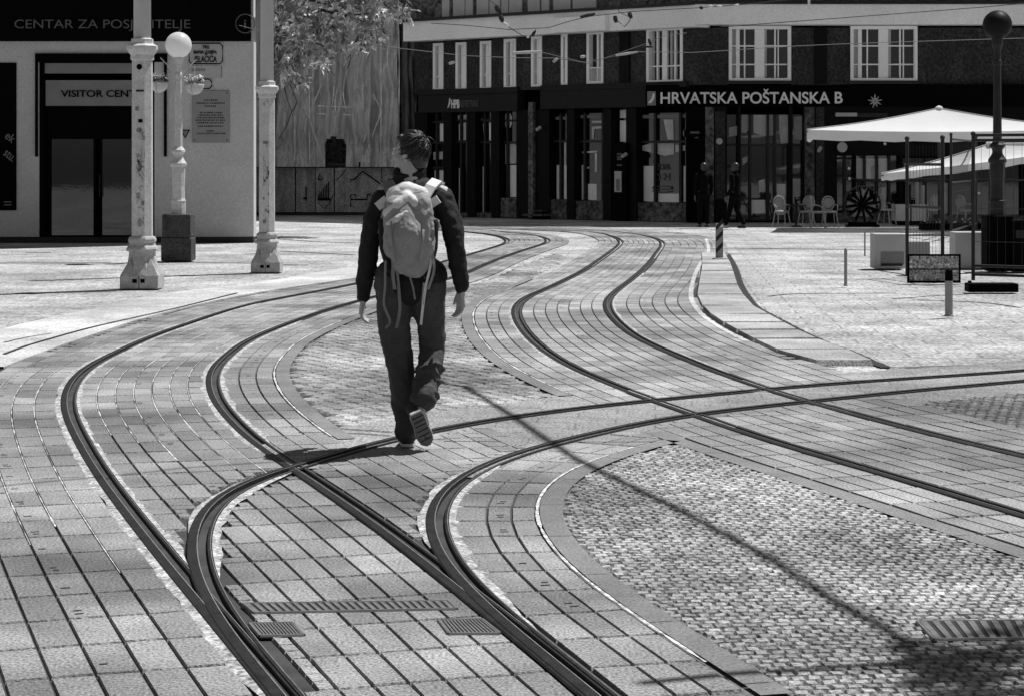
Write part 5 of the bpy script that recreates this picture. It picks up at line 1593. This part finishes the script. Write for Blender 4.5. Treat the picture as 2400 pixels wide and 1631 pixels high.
# ================================================================== PEOPLE
def cap_prim(mb, p0, r0, p1, r1, n=14):
    p0, p1 = Vector(p0), Vector(p1)
    d = p1 - p0; L = max(d.length, 1e-6); t = d / L
    a = t.orthogonal().normalized(); b = t.cross(a)
    rings = []
    for k in range(5):
        ang = math.pi / 2 * (1 - k / 4)
        rings.append((p0 - t * r0 * math.sin(ang), max(r0 * math.cos(ang), r0 * .05)))
    for k in range(5):
        ang = math.pi / 2 * k / 4
        rings.append((p1 + t * r1 * math.sin(ang), max(r1 * math.cos(ang), r1 * .05)))
    v = [c + (a * math.cos(2 * math.pi * j / n) + b * math.sin(2 * math.pi * j / n)) * r for c, r in rings for j in range(n)]
    m = len(rings)
    f = [(i * n + j, i * n + (j + 1) % n, (i + 1) * n + (j + 1) % n, (i + 1) * n + j) for i in range(m - 1) for j in range(n)]
    f += [tuple(range(n))[::-1], tuple(range((m - 1) * n, m * n))]
    mb.add(v, f)

def flesh(name, prims, vox, m, parent, sm=3, wrinkle=None):
    mb = MB()
    for p in prims:
        if p[0] == 'c': cap_prim(mb, *p[1:])
        elif p[0] == 'e': mb.ball(p[1], p[2], 18, 12, p[3] if len(p) > 3 else None)
        elif p[0] == 'ch':
            for i in range(len(p[1]) - 1): cap_prim(mb, p[1][i], p[2][i], p[1][i + 1], p[2][i + 1])
    o = mb.build(name, m, parent, smooth=True)
    o.data.update()
    bmx = bmesh.new(); bmx.from_mesh(o.data); bmesh.ops.recalc_face_normals(bmx, faces=bmx.faces[:]); bmx.to_mesh(o.data); bmx.free()
    md = o.modifiers.new("remesh", 'REMESH'); md.mode = 'VOXEL'; md.voxel_size = vox; md.use_smooth_shade = True
    md = o.modifiers.new("smooth", 'SMOOTH'); md.factor = .5; md.iterations = sm
    if wrinkle:
        for k, (st_, sz, strech) in enumerate(wrinkle):
            tx = bpy.data.textures.new(name + "_folds", 'CLOUDS'); tx.noise_scale = sz; tx.noise_depth = 3
            e = bpy.data.objects.get('fold_space')
            md = o.modifiers.new("folds", 'DISPLACE'); md.texture = tx; md.strength = st_; md.mid_level = .5; md.texture_coords = 'LOCAL'
    return o

def hand(prims, wrist, d, side, back, s=1.0):
    """fingers hang along d; side = thumb direction; back = back-of-hand normal"""
    d, side, back = Vector(d).normalized(), Vector(side).normalized(), Vector(back).normalized()
    w_ = Vector(wrist)
    k = w_ + d * .085 * s
    for q in (-.03, -.01, .01, .03):
        prims.append(('c', w_ + side * q * .6 * s + d * .01, .016 * s, k + side * q * s, .013 * s))
    for q, L in ((.031, .072), (.0105, .080), (-.0105, .074), (-.031, .058)):
        a = k + side * q * s; b = a + d * L * .45 * s - back * .010 * s; c = b + (d * .8 - back * .6).normalized() * L * .33 * s; e = c + (d * .45 - back * .9).normalized() * L * .27 * s
        prims.append(('ch', [a, b, c, e], [.0098 * s, .0088 * s, .0080 * s, .0070 * s]))
    a = w_ + side * .028 * s + d * .022; b = a + (side * .75 + d * .75).normalized() * .04 * s; c = b + (d + side * .15 - back * .3).normalized() * .032 * s
    prims.append(('ch', [a, b, c], [.014 * s, .0105 * s, .0085 * s]))

def head_prims(c, f, up=Vector((0, 0, 1))):
    """c = centre of the skull, f = facing direction"""
    f = Vector(f).normalized(); r = f.cross(up).normalized()
    rot = Matrix((r, f, up)).transposed()
    L = lambda x, y, z: c + r * x + f * y + up * z
    pr = [('e', L(0, -.012, .018), (.074, .094, .092), rot), ('e', L(0, .028, -.052), (.055, .062, .062), rot), ('e', L(0, .052, -.092), (.030, .034, .026), rot),
          ('c', L(0, .088, -.012), .010, L(0, .110, -.040), .013), ('c', L(-.018, .088, -.066), .009, L(.018, .088, -.066), .009), ('c', L(-.016, .086, -.076), .009, L(.016, .086, -.076), .009)]
    for s in (-1, 1):
        pr += [('e', L(s * .032, .080, .002), (.018, .012, .012), rot), ('c', L(s * .016, .089, .022), .008, L(s * .05, .076, .020), .008),
               ('e', L(s * .078, -.012, -.012), (.010, .020, .032), rot), ('e', L(s * .042, .055, -.030), (.024, .026, .022), rot)]
    return pr, L, rot

PXS = 393.0     # photo (enlarged view) pixels per metre at the walker
wkx, wky = G(962, 1046)
def B3(dx, dy, y=0.0):
    return Vector(((dx - 930) / PXS, y, (1015 - dy) / PXS))
wk = empty('person', (wkx, wky, 0), label='person seen from behind walking away in black jacket and dark trousers, wearing a backpack', cat='person')
# ---- body, one continuous surface
bp_ = []
hc = B3(928, 349, .02)
hp, HL, hrot = head_prims(hc, (-.90, .44, -.02))
bp_ += hp
bp_ += [('ch', [B3(928, 372, .0), B3(932, 415, -.03)], [.055, .062])]
bp_ += [('ch', [B3(935, 440, 0), B3(933, 520, .02), B3(930, 600, .0), B3(928, 645, 0)], [.10, .11, .10, .11])]
bp_ += [('ch', [B3(890, 432, 0), B3(980, 432, 0)], [.06, .06])]
la = [B3(870, 440, .0), B3(842, 555, -.01), B3(824, 672, .07)]
ra = [B3(1003, 440, 0), B3(1028, 552, -.05), B3(1044, 655, -.02)]
bp_ += [('ch', la, [.045, .036, .026]), ('ch', ra, [.045, .036, .026])]
hand(bp_, la[2] + Vector((-.008, .01, -.02)), (-.14, .25, -1), (.1, .95, .2), (-1, .1, 0), 1.0)
hand(bp_, ra[2] + Vector((.0, .0, -.015)), (.03, .05, -1), (-.5, .8, 0), (.8, .5, 0), 1.0)
lleg = [B3(897, 655, 0), B3(903, 810, .05), B3(925, 965, -.02)]
rleg = [B3(966, 655, 0), B3(977, 800, .08), B3(962, 912, -.20)]
bp_ += [('ch', lleg, [.070, .048, .036]), ('ch', rleg, [.070, .048, .036])]
bp_ += [('c', B3(925, 985, -.03), .035, B3(925, 1002, .13), .028), ('c', B3(955, 925, -.235), .035, B3(973, 985, -.15), .03)]
flesh('body', bp_, .0055, M['skin'], wk, 2)
m = MB()
for s in (-1, 1):
    m.ball(HL(s * .032, .088, .002), .0105, 10, 8)
m.build('eyes', M['white'], wk, smooth=True)
m = MB()
for s in (-1, 1):
    m.ball(HL(s * .032, .0965, .002), .0045, 8, 6)
m.build('pupils', M['black'], wk, smooth=True)
# ---- hair: cap plus combed locks
rr = random.Random(12)
hp2 = [('e', HL(0, -.030, .034), (.085, .090, .088), hrot), ('e', HL(0, -.062, -.040), (.070, .046, .078), hrot), ('c', HL(-.045, .035, .090), .024, HL(.045, .035, .090), .024), ('c', HL(.06, -.02, -.03), .03, HL(.055, -.05, -.06), .028)]
flesh('hair', hp2, .007, M['hair'], wk, 2, [(.016, .03, 0)])
m = MB()
whorl = (hrot @ Vector((0.2, -.75, .75))).normalized()
for k in range(760):
    a = rr.uniform(0, 2 * math.pi); e_ = rr.uniform(-.75, 1.5)
    nrm = Vector((math.cos(a) * math.cos(e_), math.sin(a) * math.cos(e_), math.sin(e_)))
    if nrm.y > .15 and e_ < .75: continue
    p = HL(nrm.x * .084, -.030 + nrm.y * .090, .034 + nrm.z * .088)
    out = (hrot @ nrm).normalized()
    t = (out - whorl * out.dot(whorl))
    t = (out.cross(whorl) * .45 + (out * out.dot(whorl) - whorl)).normalized() if t.length > .05 else Vector((1, 0, 0))
    t = (t + Vector((rr.uniform(-.25, .25), rr.uniform(-.25, .25), rr.uniform(-.3, .1)))).normalized()
    L_ = rr.uniform(.045, .09)
    m.tube([p - out * .004 - t * .01, p + out * .003 + t * L_ * .3, p + out * (.002 - L_ * .12) + t * L_ * .65, p - out * L_ * .30 + t * L_], [.0045, .0042, .0032, .001], 4)
m.build('hair_locks', M['hair'], wk, smooth=True)
# ---- jacket
jp = [('ch', [B3(938, 446, 0), B3(935, 520, .01), B3(930, 590, .0), B3(928, 640, 0)], [.13, .14, .135, .155]),
      ('ch', [B3(872, 450, 0), B3(936, 428, -.01), B3(1003, 450, 0)], [.060, .080, .062]),
      ('ch', [B3(900, 630, 0), B3(965, 630, 0)], [.125, .125]),
      ('ch', [B3(868, 454, 0), B3(850, 505, -.02), B3(837, 560, -.01), B3(825, 640, .05), B3(820, 678, .075)], [.068, .070, .062, .050, .041]),
      ('ch', [B3(1004, 456, 0), B3(1022, 505, -.03), B3(1031, 555, -.05), B3(1041, 625, -.03), B3(1046, 655, -.02)], [.070, .069, .060, .048, .043])]
flesh('jacket', jp, .009, M['jacket'], wk, 3, [(.032, .10, 0), (.009, .035, 0)])
m = MB()
sc_pts = [B3(928 + 30 * math.cos(a), 402 + 12 * math.sin(a) - 4 * math.cos(a), .055 * -math.sin(a) - .005) for a in np.linspace(0, 2 * math.pi, 20)]
for k in range(3):
    m.tube([p + Vector((0, 0, -.028 + .028 * k)) for p in sc_pts], .024, 8, cap=False)
m.build('scarf', M['jacket'], wk, smooth=True)
# ---- trousers
tp = [('ch', [B3(898, 632, 0), B3(962, 632, 0)], [.125, .125]), ('ch', [B3(893, 650, 0), B3(968, 650, 0)], [.118, .118]),
      ('ch', [B3(895, 665, 0), B3(892, 740, .04), B3(903, 810, .05), B3(914, 890, .0), B3(922, 958, -.025), B3(922, 980, -.03)], [.112, .096, .086, .077, .070, .070]),
      ('ch', [B3(966, 665, 0), B3(976, 740, .06), B3(977, 800, .08), B3(970, 850, -.06), B3(963, 897, -.19)], [.110, .086, .076, .070, .076])]
for k in range(7):
    c_ = B3(973 - 1.6 * k, 838 + 9.5 * k, -.03 - .024 * k); ax = Vector((.06 * (-1) ** k, -.62, -.75 + .12 * (-1) ** k)).normalized(); a_ = ax.orthogonal().normalized(); b_ = ax.cross(a_)
    rg = [c_ + (a_ * math.cos(t) + b_ * math.sin(t)) * (.068 + .012 * math.sin(2 * t + k * 1.9)) for t in np.linspace(0, 2 * math.pi, 12)]
    tp.append(('ch', rg, [.013] * 12))
flesh('trousers', tp, .008, M['trouser'], wk, 2, [(.030, .10, 0), (.012, .04, 0)])
# ---- shoes
def shoe(heel, toe, upv, name_label):
    heel, toe, upv = Vector(heel), Vector(toe), Vector(upv).normalized()
    f = (toe - heel).normalized(); r_ = f.cross(upv).normalized(); upv = r_.cross(f)
    L_ = (toe - heel).length
    sh = flesh('shoe', [('ch', [heel + f * .035 + upv * .045, heel + f * L_ * .5 + upv * .042, toe - f * .05 + upv * .034], [.040, .046, .040]), ('c', heel + f * .03 + upv * .085, .038, heel + f * .09 + upv * .08, .036)], .006, M['shoe'], wk, 2)
    out = [(-.0, -.030), (.04, -.040), (.12, -.040), (.19, -.050), (.245, -.040), (.275, -.012), (.275, .012), (.245, .036), (.19, .044), (.12, .036), (.04, .038), (.0, .03)]
    k = L_ / .275
    for nm, z0, z1, g_, mt in (('sole', -.004, .008, 1.0, 'sole'), ('sole_edge', .008, .024, 1.03, 'soleedge')):
        m_ = MB(); n_ = len(out)
        v = [heel + f * x * k + r_ * y * g_ + upv * z for z in (z0, z1) for x, y in out]
        m_.add(v, [tuple(range(n_)), tuple(range(n_, 2 * n_))[::-1]] + [(i, n_ + i, n_ + (i + 1) % n_, (i + 1) % n_) for i in range(n_)])
        m_.build(nm, M[mt], sh)
    m_ = MB()
    for t in (.03, .065, .10, .14, .18, .22):
        p = heel + f * t * k - upv * .005
        m_.tube([p - r_ * .033, p + r_ * .033], .004, 4)
    m_.build('tread', M['shoe'], sh)
shoe(B3(926, 1014, -.08), B3(918, 1014, .19), (0, 0, 1), None)
shoe(B3(948, 925, -.30), B3(974, 1003, -.155), (.05, .86, -.45), None)

# ---- backpack, worn by the walker
pk = empty('backpack', (wkx, wky, 0), label='grey hiking backpack with sunlit lid painted pale and dangling straps on the walking person', cat='backpack')
PY = -.20
pp = [('ch', [B3(926, 438, PY + .10), B3(925, 470, PY + .03), B3(927, 530, PY - .03), B3(935, 592, PY + .0)], [.066, .092, .112, .084]),
      ('ch', [B3(900, 470, PY), B3(902, 560, PY)], [.07, .075]), ('ch', [B3(957, 465, PY), B3(962, 560, PY), B3(952, 598, PY + .02)], [.07, .072, .06]),
      ('ch', [B3(915, 596, PY + .02), B3(945, 606, PY + .02)], [.065, .062])]
flesh('pack_body', pp, .007, M['pack'], pk, 4, [(.020, .12, 0), (.008, .03, 0)])
lp = [('ch', [B3(900, 446, PY + .05), B3(925, 436, PY + .06), B3(955, 442, PY + .06)], [.058, .060, .050]),
      ('ch', [B3(884, 482, PY - .03), B3(905, 466, PY - .035), B3(928, 450, PY - .02)], [.030, .040, .034]),
      ('ch', [B3(925, 446, PY - .01), B3(946, 462, PY - .035), B3(966, 482, PY - .05)], [.034, .034, .020]),
      ('ch', [B3(884, 506, PY - .055), B3(908, 496, PY - .085), B3(926, 482, PY - .075)], [.014, .026, .018])]
flesh('pack_lid', lp, .006, M['packlight'], pk, 4, [(.010, .09, 0), (.006, .025, 0)])  # lid colour paled to stand for sun on the pack top
def band(name, pts, wdt, m_, parent, thick=.004, face=Vector((0, -1, 0))):
    pts = [Vector(p) for p in pts]; mb = MB(); v = []
    for i, p in enumerate(pts):
        t = (pts[min(i + 1, len(pts) - 1)] - pts[max(i - 1, 0)]).normalized()
        s_ = t.cross(face).normalized() * wdt / 2
        nn = s_.cross(t).normalized() * thick / 2
        v += [p - s_ - nn, p + s_ - nn, p + s_ + nn, p - s_ + nn]
    f = []
    for i in range(len(pts) - 1):
        for k in range(4):
            f.append((i * 4 + k, i * 4 + (k + 1) % 4, (i + 1) * 4 + (k + 1) % 4, (i + 1) * 4 + k))
    f += [(3, 2, 1, 0), tuple(len(v) - 4 + k for k in range(4))]
    mb.add(v, f)
    return mb.build(name, m_, parent, smooth=False)
band('shoulder_strap', [B3(962, 452, PY + .07), B3(978, 424, -.095), B3(990, 411, -.02), B3(996, 415, .05)], .062, M['packlight'], pk, .014, Vector((.2, -.4, .9)))
band('shoulder_strap', [B3(893, 452, PY + .07), B3(883, 428, -.095), B3(876, 414, -.02), B3(872, 418, .05)], .055, M['strap'], pk, .012, Vector((-.2, -.4, .9)))
band('compression_strap', [B3(878, 470, PY - .05), B3(868, 500, PY + .05), B3(862, 530, PY + .1)], .022, M['strap'], pk)
band('compression_strap', [B3(975, 475, PY - .06), B3(985, 498, PY + .0), B3(996, 505, PY + .08)], .022, M['packlight'], pk)
for p0, p1, wd_, mt in (((858, 470), (880, 452), .05, 'packlight'), ((975, 466), (996, 452), .05, 'packlight'), ((986, 500), (994, 520), .045, 'packlight')):
    band('strap_buckle', [B3(*p0, PY + .06), B3(*p1, PY + .05)], wd_, M[mt], pk, .012)
sid = [('ch', [B3(985, 505, PY + .03), B3(982, 560, PY + .03), B3(975, 600, PY + .04)], [.03, .034, .026])]
flesh('side_pocket', sid, .007, M['jacket'], pk, 2)
sid = [('ch', [B3(872, 505, PY + .04), B3(876, 560, PY + .04), B3(888, 610, PY + .04)], [.03, .034, .026])]
flesh('side_pocket', sid, .007, M['jacket'], pk, 2)
rs = random.Random(5)
for pts, wd_, mt in (([(985, 545), (978, 600), (966, 650), (958, 700), (955, 735)], .020, 'packlight'), ([(988, 520), (984, 575), (985, 610), (972, 655)], .022, 'strap'),
                     ([(880, 590), (876, 650), (874, 690), (886, 730), (876, 742)], .020, 'strap'), ([(905, 610), (908, 660), (907, 700), (900, 742)], .024, 'strap'),
                     ([(900, 560), (896, 620), (897, 655)], .030, 'strap'), ([(935, 628), (938, 655), (944, 678)], .014, 'strap'), ([(962, 640), (958, 690)], .018, 'pack')):
    cpts = catmull([(x + rs.uniform(-2, 2), y) for x, y in pts], 5)
    tw = rs.uniform(-.8, .8)
    band('hanging_strap', [B3(x, y, PY + .01 - .0005 * max(0, 640 - y) + .06 * min(1, max(0, (y - 620) / 60)) + .008 * math.sin(y * .09)) for x, y in cpts], wd_ * .8, M[mt], pk, .003, Vector((tw, -1, .1)))
band('pack_seam', [B3(893, 500, PY - .105), B3(897, 545, PY - .115), B3(905, 590, PY - .09)], .010, M['strap'], pk)
band('pack_seam', [B3(960, 500, PY - .10), B3(961, 545, PY - .115), B3(953, 590, PY - .085)], .010, M['strap'], pk)
band('haul_loop', [B3(915, 428, PY + .05), B3(920, 418, PY + .06), B3(935, 414, PY + .06), B3(944, 426, PY + .05)], .02, M['strap'], pk)

# ---- two dark figures far off by the bank
def figure(sx, sy, stride, face, label, hgt=1.62):
    x, y = G(sx, sy); s = hgt / 1.75
    r = empty('person', (x, y, 0), rz=face, label=label, cat='person', group='dark figures by the bank')
    r.scale = (s, s, s)
    fw = stride
    hpz, L_, rot_ = head_prims(Vector((0, .0, 1.62)), (0, 1, 0))
    pr = hpz + [('ch', [(0, -.01, 1.55), (0, 0, 1.42)], [.05, .06]), ('ch', [(0, 0, 1.38), (0, .0, 1.15), (0, 0, .95)], [.12, .115, .13]), ('ch', [(-.16, 0, 1.40), (.16, 0, 1.40)], [.055, .055]),
                ('ch', [(-.19, 0, 1.38), (-.23, -.06 * fw, 1.10), (-.22, .10 * fw + .03, .86)], [.048, .038, .028]), ('ch', [(.19, 0, 1.38), (.23, .0, 1.10), (.22, .06, .86)], [.048, .038, .028]),
                ('ch', [(-.09, 0, .92), (-.095, .10 * fw, .50), (-.09, .22 * fw, .09)], [.085, .058, .042]), ('ch', [(.09, 0, .92), (.095, -.02 * fw, .50), (.09, -.22 * fw, .10)], [.085, .058, .042])]
    hand(pr, (-.22, .11 * fw + .04, .84), (0, .1, -1), (0, 1, 0), (-1, 0, 0)); hand(pr, (.22, .07, .84), (0, .1, -1), (0, 1, 0), (1, 0, 0))
    flesh('body', pr, .010, M['dimskin'], r, 1)
    cp = [('ch', [(0, 0, 1.36), (0, 0, 1.12), (0, 0, .88)], [.14, .135, .155]), ('ch', [(-.17, 0, 1.39), (.17, 0, 1.39)], [.068, .068]), ('ch', [(0, -.01, 1.47), (0, 0, 1.40)], [.07, .09]),
          ('ch', [(-.19, 0, 1.38), (-.23, -.06 * fw, 1.10), (-.222, .09 * fw + .03, .89)], [.065, .054, .045]), ('ch', [(.19, 0, 1.38), (.23, .0, 1.10), (.222, .055, .89)], [.065, .054, .045])]
    flesh('coat', cp, .013, M['dimcloth'], r, 2, [(.02, .08, 0)])
    flesh('trousers', [('ch', [(-.07, 0, .88), (.07, 0, .88)], [.12, .12]), ('ch', [(-.09, 0, .88), (-.095, .10 * fw, .50), (-.09, .22 * fw, .13)], [.10, .075, .06]), ('ch', [(.09, 0, .88), (.095, -.02 * fw, .50), (.09, -.22 * fw, .14)], [.10, .075, .06])], .013, M['dimcloth'], r, 2, [(.02, .06, 0)])
    flesh('hair', [('e', L_(0, -.02, .036), (.084, .098, .088), rot_), ('e', L_(0, -.05, -.03), (.074, .058, .085), rot_)], .012, M['hair'], r, 1)
    for sx_, o in ((-.09, .22 * fw), (.09, -.22 * fw)):
        flesh('shoe', [('c', (sx_, o - .05, .045), .042, (sx_, o + .14, .036), .036)], .012, M['palegrey' if (sx_ < 0 and stride > .5) else 'shoe'], r, 1)
    return r
figure(1649, 534, .25, R(15), 'standing figure in dark clothes in front of the corner pier of the bank')
figure(1722, 536, .95, R(60), 'figure in dark clothes striding left in front of the bank door')
